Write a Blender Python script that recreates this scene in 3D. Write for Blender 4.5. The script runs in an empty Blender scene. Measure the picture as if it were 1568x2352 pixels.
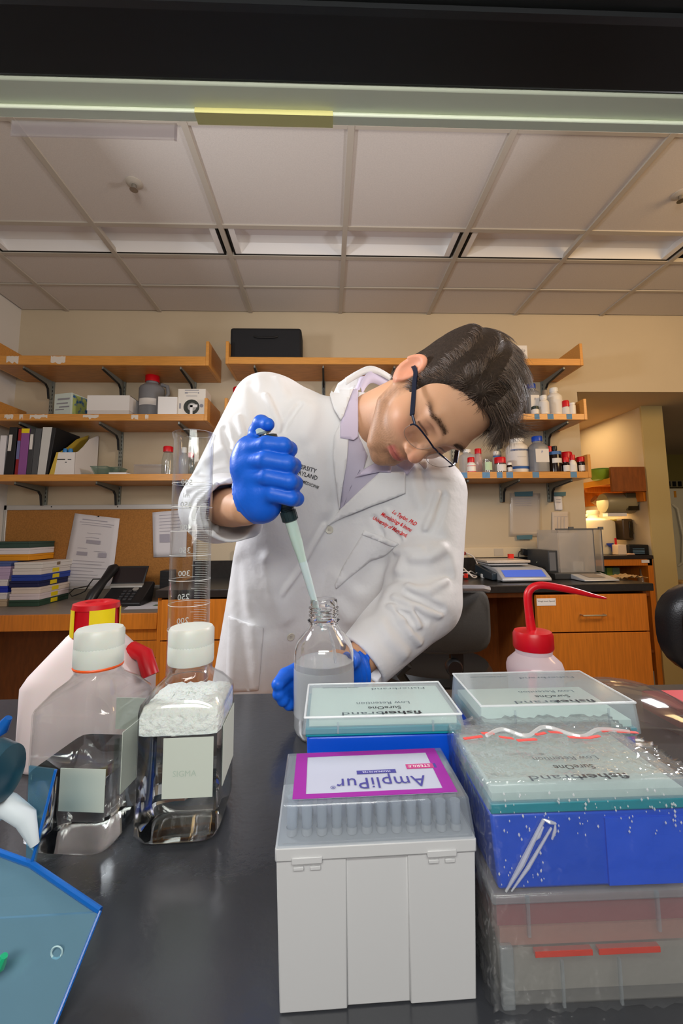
import bpy, bmesh, math, random
import numpy as np
from mathutils import Vector, Matrix
from mathutils.geometry import delaunay_2d_cdt
R=math.radians; PI=math.pi
random.seed(7); rng=np.random.default_rng(7)
sc=bpy.context.scene; COL=sc.collection
# ------------------------------------------------------------------ camera
CAMP=np.array([0.,0.,1.2]); FPX,CYP=957.5,1115.0
_p,_y,_r=R(6.11),R(1.99),R(-.5145)
FW=np.array([math.sin(_y)*math.cos(_p),math.cos(_y)*math.cos(_p),math.sin(_p)])
_rt=np.array([math.cos(_y),-math.sin(_y),0.]); _up=np.cross(_rt,FW)
RT=math.cos(_r)*_rt+math.sin(_r)*_up; UP=np.cross(RT,FW)
cd=bpy.data.cameras.new('camera'); cam=bpy.data.objects.new('camera',cd); COL.objects.link(cam)
cam.matrix_world=Matrix([[RT[i],UP[i],-FW[i],CAMP[i]] for i in range(3)]+[[0,0,0,1]])
cd.sensor_fit='AUTO'; cd.sensor_width=36.; cd.lens=FPX*36/2352; cd.shift_y=-(1176-CYP)/2352; cd.clip_start=.02
cd.dof.use_dof=False
sc.camera=cam
# ------------------------------------------------------------------ world, lights, exposure
w=bpy.data.worlds.new('world'); sc.world=w; w.use_nodes=True
w.node_tree.nodes['Background'].inputs[0].default_value=(.86,.88,.95,1); w.node_tree.nodes['Background'].inputs[1].default_value=.20
vs=sc.view_settings; vs.view_transform='Standard'; vs.look='None'; vs.gamma=1; vs.use_curve_mapping=False; vs.exposure=0.0
def area(name,loc,target,size,power,col,spread=PI,sy=None):
    d=bpy.data.lights.new(name,'AREA'); d.energy=power; d.color=col; d.size=size; d.spread=spread
    if sy: d.shape='RECTANGLE'; d.size_y=sy
    o=bpy.data.objects.new(name,d); COL.objects.link(o); o.location=loc
    o.rotation_euler=(Vector(target)-Vector(loc)).to_track_quat('-Z','Y').to_euler(); return o
area('flash_left',(-1.35,1.05,1.95),(.0,.85,1.25),.28,24,(.93,.95,1.))
area('flash_right',(1.4,1.3,1.9),(.1,.85,1.2),.3,16,(.97,.95,1.))
area('ceiling_fill',(-.2,-.7,1.75),(.1,1.3,2.7),.6,20,(1.,.94,.88))  # added fill aimed upward to brighten the ceiling, no visible source
area('room_front',(-.2,-1.1,2.3),(.0,2.,1.2),1.2,12,(1.,.93,.84))
area('room_warm',(2.3,.9,2.45),(1.5,2.75,1.4),.8,26,(1.,.66,.32))
area('under_shelf_lamp',(.0,-.12,1.47),(.0,.5,1.0),.6,3.0,(1.,1.,.93),sy=.08)
area('alcove_lamp',(2.1,3.5,1.42),(2.1,3.5,.9),.5,7,(1.,.66,.30))
area('alcove_ceiling_lamp',(2.1,3.6,2.1),(2.2,3.6,1.),.5,4.5,(1.,.72,.38))
area('hall_lamp',(3.3,3.6,2.3),(3.5,4.5,1.),.5,5,(1.,.85,.5))
# ------------------------------------------------------------------ helpers
def ray(px,py):
    px=np.asarray(px,float); py=np.asarray(py,float)
    return FW+RT*((px-784)/FPX)[...,None]+UP*((CYP-py)/FPX)[...,None]
def at(px,py,Y):            # world point seen at a pixel of the photograph at depth Y
    d=ray(px,py); return CAMP+d*(Y/d[1])
def proj(P):
    v=np.asarray(P,float)-CAMP; z=v@FW
    return np.stack([784+FPX*(v@RT)/z, CYP-FPX*(v@UP)/z],-1)
def lin(h):
    if not isinstance(h,str): return tuple(h)
    h=h.lstrip('#'); c=[int(h[i:i+2],16)/255 for i in (0,2,4)]
    return tuple(x/12.92 if x<=.04045 else ((x+.055)/1.055)**2.4 for x in c)
MATS={}
def pm(name,col='#808080',rough=.5,metal=0,trans=0,ior=1.45,alpha=1,emit=None,es=1,noise=0,nscale=20,bump=0,bscale=60,
       sss=0,coat=0,bdist=.002,stretch=None,col2=None,spec=.5,vcol=None,sheen=0,contrast=(.35,.65)):
    if name in MATS: return MATS[name]
    m=bpy.data.materials.new(name); m.use_nodes=True; nt=m.node_tree; b=nt.nodes['Principled BSDF']; I=b.inputs
    c=lin(col); I['Base Color'].default_value=(*c,1); I['Roughness'].default_value=rough; I['Metallic'].default_value=metal
    I['Transmission Weight'].default_value=trans; I['IOR'].default_value=ior; I['Alpha'].default_value=alpha
    I['Coat Weight'].default_value=coat; I['Specular IOR Level'].default_value=spec; I['Sheen Weight'].default_value=sheen
    if sss: I['Subsurface Weight'].default_value=sss; I['Subsurface Radius'].default_value=(1,.35,.2); I['Subsurface Scale'].default_value=.006
    if emit: I['Emission Color'].default_value=(*lin(emit),1); I['Emission Strength'].default_value=es
    tc=mp=None
    if noise or bump or col2:
        tc=nt.nodes.new('ShaderNodeTexCoord'); mp=nt.nodes.new('ShaderNodeMapping'); nt.links.new(tc.outputs['Object'],mp.inputs[0])
        if stretch: mp.inputs['Scale'].default_value=stretch
    if noise or col2:
        n=nt.nodes.new('ShaderNodeTexNoise'); n.inputs['Scale'].default_value=nscale; n.inputs['Detail'].default_value=6
        r=nt.nodes.new('ShaderNodeValToRGB'); nt.links.new(mp.outputs[0],n.inputs['Vector']); nt.links.new(n.outputs[0],r.inputs[0])
        c2=lin(col2) if col2 else tuple(x*(1-noise) for x in c)
        r.color_ramp.elements[0].position=contrast[0]; r.color_ramp.elements[1].position=contrast[1]
        r.color_ramp.elements[0].color=(*c2,1); r.color_ramp.elements[1].color=(*c,1); nt.links.new(r.outputs[0],I['Base Color'])
    if vcol:
        a=nt.nodes.new('ShaderNodeVertexColor'); a.layer_name=vcol; nt.links.new(a.outputs[0],I['Base Color'])
    if bump:
        n=nt.nodes.new('ShaderNodeTexNoise'); n.inputs['Scale'].default_value=bscale; n.inputs['Detail'].default_value=4
        nt.links.new(mp.outputs[0],n.inputs['Vector'])
        bp=nt.nodes.new('ShaderNodeBump'); bp.inputs['Strength'].default_value=min(1,bump); bp.inputs['Distance'].default_value=bdist
        nt.links.new(n.outputs[0],bp.inputs['Height']); nt.links.new(bp.outputs[0],I['Normal'])
    MATS[name]=m; return m
def clearmat(name,col=(1,1,1),gloss=.12,tint=.9,rough=.05,milk=0,milkcol=(.9,.93,.95),bump=0,bscale=60):
    """thin clear plastic: see-through tint + reflection + a little milkiness"""
    if name in MATS: return MATS[name]
    m=bpy.data.materials.new(name); m.use_nodes=True; nt=m.node_tree; nt.nodes.remove(nt.nodes['Principled BSDF'])
    out=nt.nodes['Material Output']; t=nt.nodes.new('ShaderNodeBsdfTransparent'); t.inputs[0].default_value=(*[tint*x for x in lin(col)],1)
    g=nt.nodes.new('ShaderNodeBsdfGlossy'); g.inputs['Roughness'].default_value=rough
    fr=nt.nodes.new('ShaderNodeLayerWeight'); fr.inputs[0].default_value=.5
    pw=nt.nodes.new('ShaderNodeMath'); pw.operation='POWER'; pw.inputs[1].default_value=3.2; nt.links.new(fr.outputs['Facing'],pw.inputs[0])
    ml=nt.nodes.new('ShaderNodeMath'); ml.operation='MULTIPLY_ADD'; ml.inputs[1].default_value=.65; ml.inputs[2].default_value=gloss*.3; nt.links.new(pw.outputs[0],ml.inputs[0])
    mx=nt.nodes.new('ShaderNodeMixShader'); nt.links.new(ml.outputs[0],mx.inputs[0]); nt.links.new(t.outputs[0],mx.inputs[1]); nt.links.new(g.outputs[0],mx.inputs[2])
    last=mx
    if milk:
        d=nt.nodes.new('ShaderNodeBsdfDiffuse'); d.inputs[0].default_value=(*lin(milkcol),1)
        tl=nt.nodes.new('ShaderNodeBsdfTranslucent'); tl.inputs[0].default_value=(*lin(milkcol),1)
        a=nt.nodes.new('ShaderNodeMixShader'); a.inputs[0].default_value=.4; nt.links.new(d.outputs[0],a.inputs[1]); nt.links.new(tl.outputs[0],a.inputs[2])
        m2=nt.nodes.new('ShaderNodeMixShader'); m2.inputs[0].default_value=milk; nt.links.new(mx.outputs[0],m2.inputs[1]); nt.links.new(a.outputs[0],m2.inputs[2]); last=m2
    if bump:
        tc=nt.nodes.new('ShaderNodeTexCoord'); n=nt.nodes.new('ShaderNodeTexNoise'); n.inputs['Scale'].default_value=bscale; n.inputs['Detail'].default_value=3
        nt.links.new(tc.outputs['Object'],n.inputs['Vector']); bp=nt.nodes.new('ShaderNodeBump'); bp.inputs['Strength'].default_value=bump; bp.inputs['Distance'].default_value=.004
        nt.links.new(n.outputs[0],bp.inputs['Height']); nt.links.new(bp.outputs[0],g.inputs['Normal']); nt.links.new(bp.outputs[0],fr.inputs['Normal'])
    nt.links.new(last.outputs[0],out.inputs['Surface']); MATS[name]=m; return m
def tag(o,label=None,cat=None,group=None,kind=None):
    if label: o['label']=label
    if cat: o['category']=cat
    if group: o['group']=group
    if kind: o['kind']=kind
    return o
def thing(name,label,cat,loc=(0,0,0),group=None,rz=0):
    o=bpy.data.objects.new(name,None); COL.objects.link(o); o.location=loc; o.rotation_euler=(0,0,rz); o.empty_display_size=.02
    return tag(o,label,cat,group)
def wloc(o):
    v=Vector((0,0,0))
    while o is not None: v=v+Vector(o.location); o=o.parent
    return v
class MB:
    def __init__(s): s.v=[]; s.f=[]
    def add(s,v,f): n=len(s.v); s.v+= [tuple(map(float,x)) for x in v]; s.f+=[tuple(n+i for i in q) for q in f]; return s
    def box(s,x0,y0,z0,x1,y1,z1):
        return s.add([(x0,y0,z0),(x1,y0,z0),(x1,y1,z0),(x0,y1,z0),(x0,y0,z1),(x1,y0,z1),(x1,y1,z1),(x0,y1,z1)],
          [(0,3,2,1),(4,5,6,7),(0,1,5,4),(1,2,6,5),(2,3,7,6),(3,0,4,7)])
    def obox(s,c,ax,ay,az):   # oriented box: centre and three half-axes
        c,ax,ay,az=map(np.asarray,(c,ax,ay,az)); v=[c+i*ax+j*ay+k*az for k in(-1,1) for j in(-1,1) for i in(-1,1)]
        return s.add(v,[(0,2,3,1),(4,5,7,6),(0,1,5,4),(1,3,7,5),(3,2,6,7),(2,0,4,6)])
    def lathe(s,prof,c=(0,0,0),seg=32,cap0=True,cap1=True,frame=None):
        c=np.asarray(c,float); X,Y,Z=(np.eye(3) if frame is None else np.asarray(frame))
        v=[];f=[];n=len(prof)
        for r,z in prof:
            for k in range(seg):
                a=2*PI*k/seg; v.append(c+X*r*math.cos(a)+Y*r*math.sin(a)+Z*z)
        for i in range(n-1):
            for k in range(seg):
                k2=(k+1)%seg; f.append((i*seg+k,i*seg+k2,(i+1)*seg+k2,(i+1)*seg+k))
        if cap0: f.append(tuple(range(seg-1,-1,-1)))
        if cap1: f.append(tuple((n-1)*seg+k for k in range(seg)))
        return s.add(v,f)
    def sector(s,r,z0,z1,a0,a1,c=(0,0,0),seg=16):
        v=[];f=[]
        for z in (z0,z1):
            for k in range(seg+1):
                a=a0+(a1-a0)*k/seg; v.append((c[0]+r*math.cos(a),c[1]+r*math.sin(a),c[2]+z))
        for k in range(seg): f.append((k,k+1,seg+2+k,seg+1+k))
        return s.add(v,f)
    def tube(s,pts,rad,seg=8,caps=True):
        P=[np.asarray(p,float) for p in pts]; n=len(P); rad=[rad]*n if np.isscalar(rad) else rad
        v=[];f=[]; nrm=None
        for i in range(n):
            t=P[min(i+1,n-1)]-P[max(i-1,0)]; t/=np.linalg.norm(t)+1e-12
            if nrm is None:
                nrm=np.cross(t,[0,0,1.]); 
                if np.linalg.norm(nrm)<.1: nrm=np.cross(t,[1.,0,0])
            nrm=nrm-t*(nrm@t); nrm/=np.linalg.norm(nrm)+1e-12; b=np.cross(t,nrm)
            for k in range(seg):
                a=2*PI*k/seg; v.append(P[i]+rad[i]*(nrm*math.cos(a)+b*math.sin(a)))
        for i in range(n-1):
            for k in range(seg):
                k2=(k+1)%seg; f.append((i*seg+k,i*seg+k2,(i+1)*seg+k2,(i+1)*seg+k))
        if caps: f.append(tuple(range(seg-1,-1,-1))); f.append(tuple((n-1)*seg+k for k in range(seg)))
        return s.add(v,f)
    def prism(s,poly,axis,a,b):    # polygon in the two other axes, extruded along axis from a to b
        n=len(poly)
        def mk(p,t):
            q=list(p); q.insert(axis,t); return q
        return s.add([mk(p,a) for p in poly]+[mk(p,b) for p in poly],
          [tuple(range(n)),tuple(range(2*n-1,n-1,-1))]+[(i,n+i,n+(i+1)%n,(i+1)%n) for i in range(n)])
    def loft(s,rings,cap0=True,cap1=True):
        n=len(rings[0]); v=[p for r in rings for p in r]; f=[]
        for i in range(len(rings)-1):
            for k in range(n):
                k2=(k+1)%n; f.append((i*n+k,i*n+k2,(i+1)*n+k2,(i+1)*n+k))
        if cap0: f.append(tuple(range(n-1,-1,-1)))
        if cap1: f.append(tuple((len(rings)-1)*n+k for k in range(n)))
        return s.add(v,f)
    def build(s,name,mat,parent=None,smooth=False,bevel=0,local=False,label=None,fix=True,seg=2):
        me=bpy.data.meshes.new(name); off=np.zeros(3)
        if parent is not None and not local:
            off=np.array(wloc(parent))
        me.from_pydata([tuple(np.array(x)-off) for x in s.v],[],s.f)
        if fix:
            bm=bmesh.new(); bm.from_mesh(me); bmesh.ops.recalc_face_normals(bm,faces=bm.faces); bm.to_mesh(me); bm.free()
        me.materials.append(mat)
        o=bpy.data.objects.new(name,me); COL.objects.link(o)
        if parent is not None: o.parent=parent
        if smooth: smoothen(me)
        if bevel:
            md=o.modifiers.new('bevel','BEVEL'); md.width=bevel; md.segments=seg; md.limit_method='ANGLE'; md.angle_limit=R(40)
            if smooth is False: smoothen(me,R(35))
        if label: o['label']=label
        return o
def smoothen(me,ang=R(40)):
    me.shade_smooth()
    bm=bmesh.new(); bm.from_mesh(me)
    for e in bm.edges:
        if len(e.link_faces)==2: e.smooth=e.calc_face_angle(0)<ang
    bm.to_mesh(me); bm.free()
def dup(root,loc,rz=None,label=None,group=None):
    r=root.copy(); COL.objects.link(r); r.location=loc
    if rz is not None: r.rotation_euler=(0,0,rz)
    if label: r['label']=label
    if group: r['group']=group
    for ch in list(root.children):
        c=ch.copy(); COL.objects.link(c); c.parent=r
        for g in ch.children:
            d=g.copy(); COL.objects.link(d); d.parent=c
    return r
def struct(name,mb,mat,parent=None,**k):
    o=mb.build(name,mat,parent,**k)
    if parent is None: o['kind']='structure'
    return o
def textmesh(body,size=1.,shear=0.,bold=0.,space=1.,res=2):
    cu=bpy.data.curves.new('t','FONT'); cu.body=body; cu.size=size; cu.shear=shear; cu.offset=bold*size if bold<.05 else 0; cu.resolution_u=res; cu.space_character=space; cu.align_x='CENTER'
    o=bpy.data.objects.new('t',cu); COL.objects.link(o)
    me=bpy.data.meshes.new_from_object(o.evaluated_get(bpy.context.evaluated_depsgraph_get()))
    v=[tuple(x.co) for x in me.vertices]; f=[tuple(p.vertices) for p in me.polygons]
    bpy.data.objects.remove(o); bpy.data.meshes.remove(me); bpy.data.curves.remove(cu); return np.array(v),f
def text3(mb,body,size,origin,xd,yd,**k):   # flat text in the plane (xd,yd)
    v,f=textmesh(body,size,**k); xd=np.asarray(xd,float); yd=np.asarray(yd,float)
    mb.add([np.asarray(origin)+x*xd+y*yd for x,y,_ in v],f); return mb
# ------------------------------------------------------------------ shared materials
WOOD=pm('maple_wood','#c98a45',.42,noise=.22,nscale=6,stretch=(2,9,30),coat=.15)
WOODX=pm('maple_front','#cf7a22',.4,noise=.2,nscale=5,stretch=(26,9,1.5),coat=.15)
WOODL=pm('maple_edge','#d49444',.4,noise=.16,nscale=6,stretch=(2,20,30),coat=.15)
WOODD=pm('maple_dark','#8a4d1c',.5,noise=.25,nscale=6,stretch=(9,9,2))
WALL=pm('wall_paint','#c6b79d',.85,noise=.04,nscale=3,bump=.15,bscale=250)
WHITE=pm('white_card','#e2e0de',.6); WPL=pm('white_plastic','#e6e6e4',.35); BLK=pm('black_plastic','#17181a',.4)
PAPER=pm('paper','#dcdbe0',.8); STEEL=pm('steel','#b4b2ac',.3,1); GREYM=pm('grey_metal','#8b8f88',.45,.5); DGM=pm('dark_metal','#26282a',.45,.4)
INK=pm('black_ink','#1c1c22',.7); REDP=pm('red_plastic','#c9081a',.35); BLUEP=pm('blue_plastic','#1446b8',.35); YEL=pm('yellow_label','#e6cf10',.6)
GLASST=clearmat('thin_glass',(.985,.99,.99),.12,.985,.03)
EPOXY=pm('black_epoxy','#17181b',.36,noise=.4,nscale=9,bump=.08,bscale=180,spec=.6)
GREYINK=pm('grey_ink','#8d8d95',.8); BTAPE=pm('blue_tape','#5f8cb4',.7,noise=.12,nscale=60); WTAPE=pm('white_tape','#d9d0c4',.8)
# ================================================================== room shell
TILE=pm('ceiling_tile','#cfc8c2',.9,noise=.06,nscale=160,bump=.25,bscale=350); BAR=pm('grid_bar','#b5ada1',.6); DARK=pm('dark_gap','#14120f',.9)
struct('floor',MB().box(-2.2,-2.2,-.05,6,7,0),pm('vinyl_floor','#b3a48c',.45,noise=.12,nscale=40))
ceil=struct('ceiling',MB().box(-2.06,-2.2,2.80,6,2.75,2.85),DARK)
gx=[.097+.617*k for k in range(-4,10)]; gy=[-1.065,-.448,.169,.786,1.403,1.928,2.158,2.443,2.75]
xs=[-2.06]+[x for x in gx if x>-2.0]
for j in range(len(gy)-1):
    if j==5: continue
    for i in range(len(xs)-1):
        MB().box(xs[i]+.009,gy[j]+.009,2.700,xs[i+1]-.009,gy[j+1]-.009,2.714).build('ceiling_tile',TILE,ceil,bevel=.003,seg=1)
for x in xs[1:]: MB().box(x-.0125,-1.06,2.692,x+.0125,2.75,2.716).build('grid_bar',BAR,ceil)
for y in gy[1:-1]: MB().box(-2.06,y-(.012 if y in(1.928,2.158) else .007),2.6935,xs[-1],y+(.012 if y in(1.928,2.158) else .007),2.716).build('grid_bar',BAR,ceil)
REFL=pm('light_reflector','#d8d4d6',.5); REFL2=pm('light_lens','#e4e2e0',.6)
for k,lb in ((-3,'recessed ceiling light at the left edge of the row'),(-1,'recessed ceiling light in the middle of the row, above the man'),(1,'recessed ceiling light at the right end of the row')):
    x0=.097+.617*k+.022; x1=.097+.617*(k+2)-.022
    t=thing('ceiling_light',lb+', switched off white trough','ceiling light',((x0+x1)/2,2.04,2.70),'ceiling lights')
    MB().prism([(1.945,2.699),(2.0,2.735),(2.06,2.752),(2.06,2.765),(1.945,2.765)],0,x0+.012,x1-.012).build('reflector',REFL,t)
    MB().prism([(2.06,2.752),(2.105,2.742),(2.136,2.700),(2.14,2.700),(2.14,2.765),(2.06,2.765)],0,x0+.012,x1-.012).build('lens',REFL2,t)
    f=MB()
    for xa,xb in ((x0,x0+.010),(x1-.010,x1)): f.box(xa,1.94,2.698,xb,2.146,2.77)
    f.box(x0,2.1385,2.698,x1,2.146,2.77); f.build('frame',DARK,t)
    for xa,s in ((x0+.010,1),(x1-.010,-1)): MB().prism([(xa,2.699),(xa+s*.03,2.70),(xa+s*.005,2.76),(xa,2.76)],1,1.95,2.137).build('end_cap',REFL2,t)
# back wall, left wall, soffit, alcove
struct('wall_back',MB().box(-2.2,2.75,0,1.735,2.87,2.85).box(1.735,2.75,2.14,6,2.87,2.85),WALL)
struct('wall_left',MB().box(-2.2,-2.2,0,-2.06,2.75,2.85),pm('wall_paint_cool','#d6d2cc',.85,noise=.03,nscale=3))
struct('ceiling_alcove',MB().box(1.735,2.87,2.14,6,7,2.2),WALL)
struct('wall_alcove_back',MB().box(1.6,4.6,0,2.46,4.7,2.14),WALL)
struct('wall_alcove_left',MB().box(1.615,2.87,0,1.735,4.6,2.14),WALL)
struct('wall_alcove_right',MB().box(2.46,3.1,0,2.60,4.7,2.14),WALL)
struct('wall_hall_back',MB().box(2.6,5.2,0,6,5.3,2.14),pm('olive_wall','#8f8140',.9))
struct('wall_right',MB().box(5.6,-2.2,0,5.7,5.2,2.85),WALL)
struct('trim_1',MB().box(2.445,3.085,0,2.615,3.10,2.14),pm('door_frame','#b4a271',.6))
# overhead shelf of the bench, just above the camera
t=thing('overhead_bench_shelf','black overhead bench shelf with a pale green front rail','shelf',(0,.1,1.5))
MB().box(-1.3,-.35,1.50,1.3,.252,1.56).build('board',pm('shelf_black','#101211',.55,noise=.5,nscale=4),t,bevel=.002)
MB().box(-1.3,.207,1.4965,1.3,.211,1.50).build('edge_strip',BLK,t)
GREENP=pm('pale_green_paint','#dde2cc',.5)
MB().box(-1.3,.252,1.4985,1.3,.2775,1.56).build('front_rail',GREENP,t,bevel=.0015)
MB().box(-1.3,.2685,1.4955,1.3,.2765,1.4985).build('rail_lip',GREENP,t,bevel=.001)
a=at(453,262,.2745); b=at(764,270,.2745)
MB().box(a[0],.2682,1.4945,b[0],.2772,1.4990).build('tape_label',pm('yellow_tape','#d8d08c',.6),t)
a=at(30,280,.28); b=at(408,280,.28)
h=thing('clear_label_holder','clear plastic label holder hanging from the rail of the overhead shelf','label holder',((a[0]+b[0])/2,.279,1.495))
CLR=clearmat('clear_plastic_smoky',(.93,.9,.9),.15,.9,.05,.10,(.7,.66,.68))
MB().box(a[0],.2785,1.4835,b[0],.2793,1.4965).build('front_sheet',CLR,h); MB().box(a[0],.2795,1.4865,b[0],.2800,1.4965).build('back_sheet',CLR,h)
MB().box(b[0]-.0016,.2785,1.4835,b[0],.2800,1.4965).build('end_tab',CLR,h)
for px,py,lb in ((308,420,'left'),(1562,446,'right')):
    c=CAMP+ray(px,py)*((2.7-1.2)/ray(px,py)[2])
    s=thing('sprinkler_head','white ceiling sprinkler head in a tile at the %s of the ceiling'%lb,'sprinkler',tuple(c))
    MB().lathe([(.034,0),(.034,-.003),(.020,-.010),(.016,-.010)],c,24).build('escutcheon',BAR,s,smooth=True)
    MB().lathe([(.010,-.008),(.010,-.026),(.006,-.030)],c,12).build('nozzle',STEEL,s,smooth=True)
    MB().lathe([(.017,-.032),(.017,-.034)],c,16).build('deflector',STEEL,s)
# ================================================================== wall shelving
def wall_shelf(label,x0,x1,zb,zt,zp,left,right,brk,tapes=(),wt=()):
    t=thing('wall_shelf',label,'shelf',((x0+x1)/2,2.6,zb),'orange wooden wall shelves')
    MB().box(x0,2.462,zb,x1,2.748,zt).build('board',WOOD,t,bevel=.001)
    MB().box(x0-(.0 if left else 0),2.45,zb,x1,2.462,zt).build('front_edge',WOODL,t,bevel=.002)
    if left: MB().box(x0-.019,2.45,zb,x0,2.748,zp).build('end_panel',WOODL,t,bevel=.002)
    if right: MB().box(x1,2.45,zb,x1+.019,2.748,zp).build('end_panel',WOODL,t,bevel=.002)
    for x in brk:
        b=MB().prism([(2.475,zb),(2.735,zb),(2.735,zb-.125),(2.712,zb-.125),(2.700,zb-.06),(2.675,zb-.036),(2.475,zb-.014)],0,x-.004,x+.004)
        o=b.build('bracket',GREYM,t); 
        MB().prism([(2.475,zb-.0135),(2.675,zb-.0355),(2.700,zb-.0595),(2.712,zb-.125),(2.708,zb-.1265),(2.695,zb-.062),(2.673,zb-.040),(2.475,zb-.018)],0,x-.0065,x+.0065).build('flange',DGM,o)
    for (xa,w_) in tapes: MB().box(xa-w_/2,2.449,zb+.003,xa+w_/2,2.4503,zt-.002).build('tape_label',BTAPE,t)
    for (xa,w_) in wt:
        n=9; pts=[(xa-w_/2+w_*i/n, zt-.004+random.uniform(-.003,.002)) for i in range(n+1)]+[(xa+w_/2-w_*i/n, zb+.012+random.uniform(-.008,.010)) for i in range(n+1)]
        MB().prism(pts,1,2.4488,2.4503).build('tape_remnant',WTAPE,t)
    return t
LB=(-1.815,-1.35,-.885); 
wall_shelf('top shelf of the left wall unit, empty on top',-1.975,-.73,2.195,2.252,2.348,1,1,LB,wt=((-1.865,.07),(-1.60,.085)))
wall_shelf('middle shelf of the left wall unit, holding cartons and a grey bottle',-1.975,-.73,1.855,1.895,1.993,1,1,LB,wt=((-1.86,.05),(-1.79,.02),(-1.69,.10),(-1.39,.09),(-1.135,.04),(-1.065,.02)))
wall_shelf('lowest shelf of the left wall unit, holding binders',-1.975,-.73,1.497,1.536,1.54,0,0,LB)
RB=(-.44,-.02,.42,.85,1.165,1.49)
xT=lambda px:at(px,960,2.45)[0]; xU=lambda px:at(px,1090,2.45)[0]
wall_shelf('top shelf of the right wall unit, holding a black case and a white box',-.592,1.582,2.207,2.250,2.350,1,1,(-.44,-.02,.42,.85,1.49))
wall_shelf('middle shelf of the right wall unit, with three blue tape labels',-.592,1.582,1.860,1.898,1.993,1,1,RB,tapes=((xT(1233),.031),(xT(1264),.037),(xT(1307),.034)))
wall_shelf('lowest shelf of the right wall unit, with six blue tape labels',-.592,1.582,1.500,1.540,1.645,0,1,RB,tapes=((xU(1065),.041),(xU(1116),.046),(xU(1147),.034),(xU(1170),.041),(xU(1230),.040),(xU(1317),.039)))
def standard(x,z0,z1,lb):
    t=thing('shelf_standard','grey slotted steel wall upright '+lb,'shelf standard',(x,2.74,z0),'grey slotted shelf uprights')
    MB().box(x-.0125,2.736,z0,x+.0125,2.75,z1).build('channel',GREYM,t,bevel=.001)
    s=MB(); z=z0+.02
    while z<z1-.03: s.box(x-.0075,2.7352,z,x-.0045,2.7365,z+.014).box(x+.0045,2.7352,z,x+.0075,2.7365,z+.014); z+=.026
    o=s.build('slots',DARK,t); o['kind']='stuff'
for x,lb in zip(LB,('left of the binders','behind the yellow magazine file','behind the round-window carton')): standard(x,1.375,2.20,lb)
for x,lb in zip(RB,('behind the red-capped bottle left of the man','hidden behind the man','behind the head of the man','beside the glasses of the man','above the taped sheet','above the torn note')): standard(x,1.375,2.21,lb)
# ================================================================== small builders driven by measured places
def boxthing(name,label,cat,px0,px1,ptop,zb,Y,depth,mat,rz=0,group=None,part='body',bev=.002,ztop=None):
    x0=at(px0,1100,Y)[0]; x1=at(px1,1100,Y)[0]; zt=ztop if ztop else at((px0+px1)/2,ptop,Y)[2]
    t=thing(name,label,cat,((x0+x1)/2,Y+depth/2,zb),group,rz); hw=(x1-x0)/2
    MB().box(-hw,-depth/2,0,hw,depth/2,zt-zb).build(part,mat,t,bevel=bev,local=True)
    t['hw']=hw; t['hd']=depth/2; t['hh']=zt-zb
    return t
def front(t,name,u0,u1,v0,v1,mat,side='f',off=.0006,parent=None):   # flat patch on a face of a boxthing, u,v in 0..1
    hw,hd,hh=t['hw'],t['hd'],t['hh']; a,b=-hw+2*hw*u0,-hw+2*hw*u1; z0,z1=hh*v0,hh*v1
    if side=='f': m=MB().box(a,-hd-off,z0,b,-hd+.0002,z1)
    elif side=='r':
        a,b=-hd+2*hd*u0,-hd+2*hd*u1; m=MB().box(hw-.0002,a,z0,hw+off,b,z1)
    elif side=='l':
        a,b=-hd+2*hd*u0,-hd+2*hd*u1; m=MB().box(-hw-off,a,z0,-hw+.0002,b,z1)
    return m.build(name,mat,t,local=True)
def lines(t,name,rows,mat,side='f'):      # rows of print: (u0,u1,v,h)
    hw,hd,hh=t['hw'],t['hd'],t['hh']; m=MB()
    for u0,u1,v,h in rows: m.box(-hw+2*hw*u0,-hd-.0012,hh*v,-hw+2*hw*u1,-hd-.0004,hh*(v+h))
    return m.build(name,mat,t,local=True)
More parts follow.
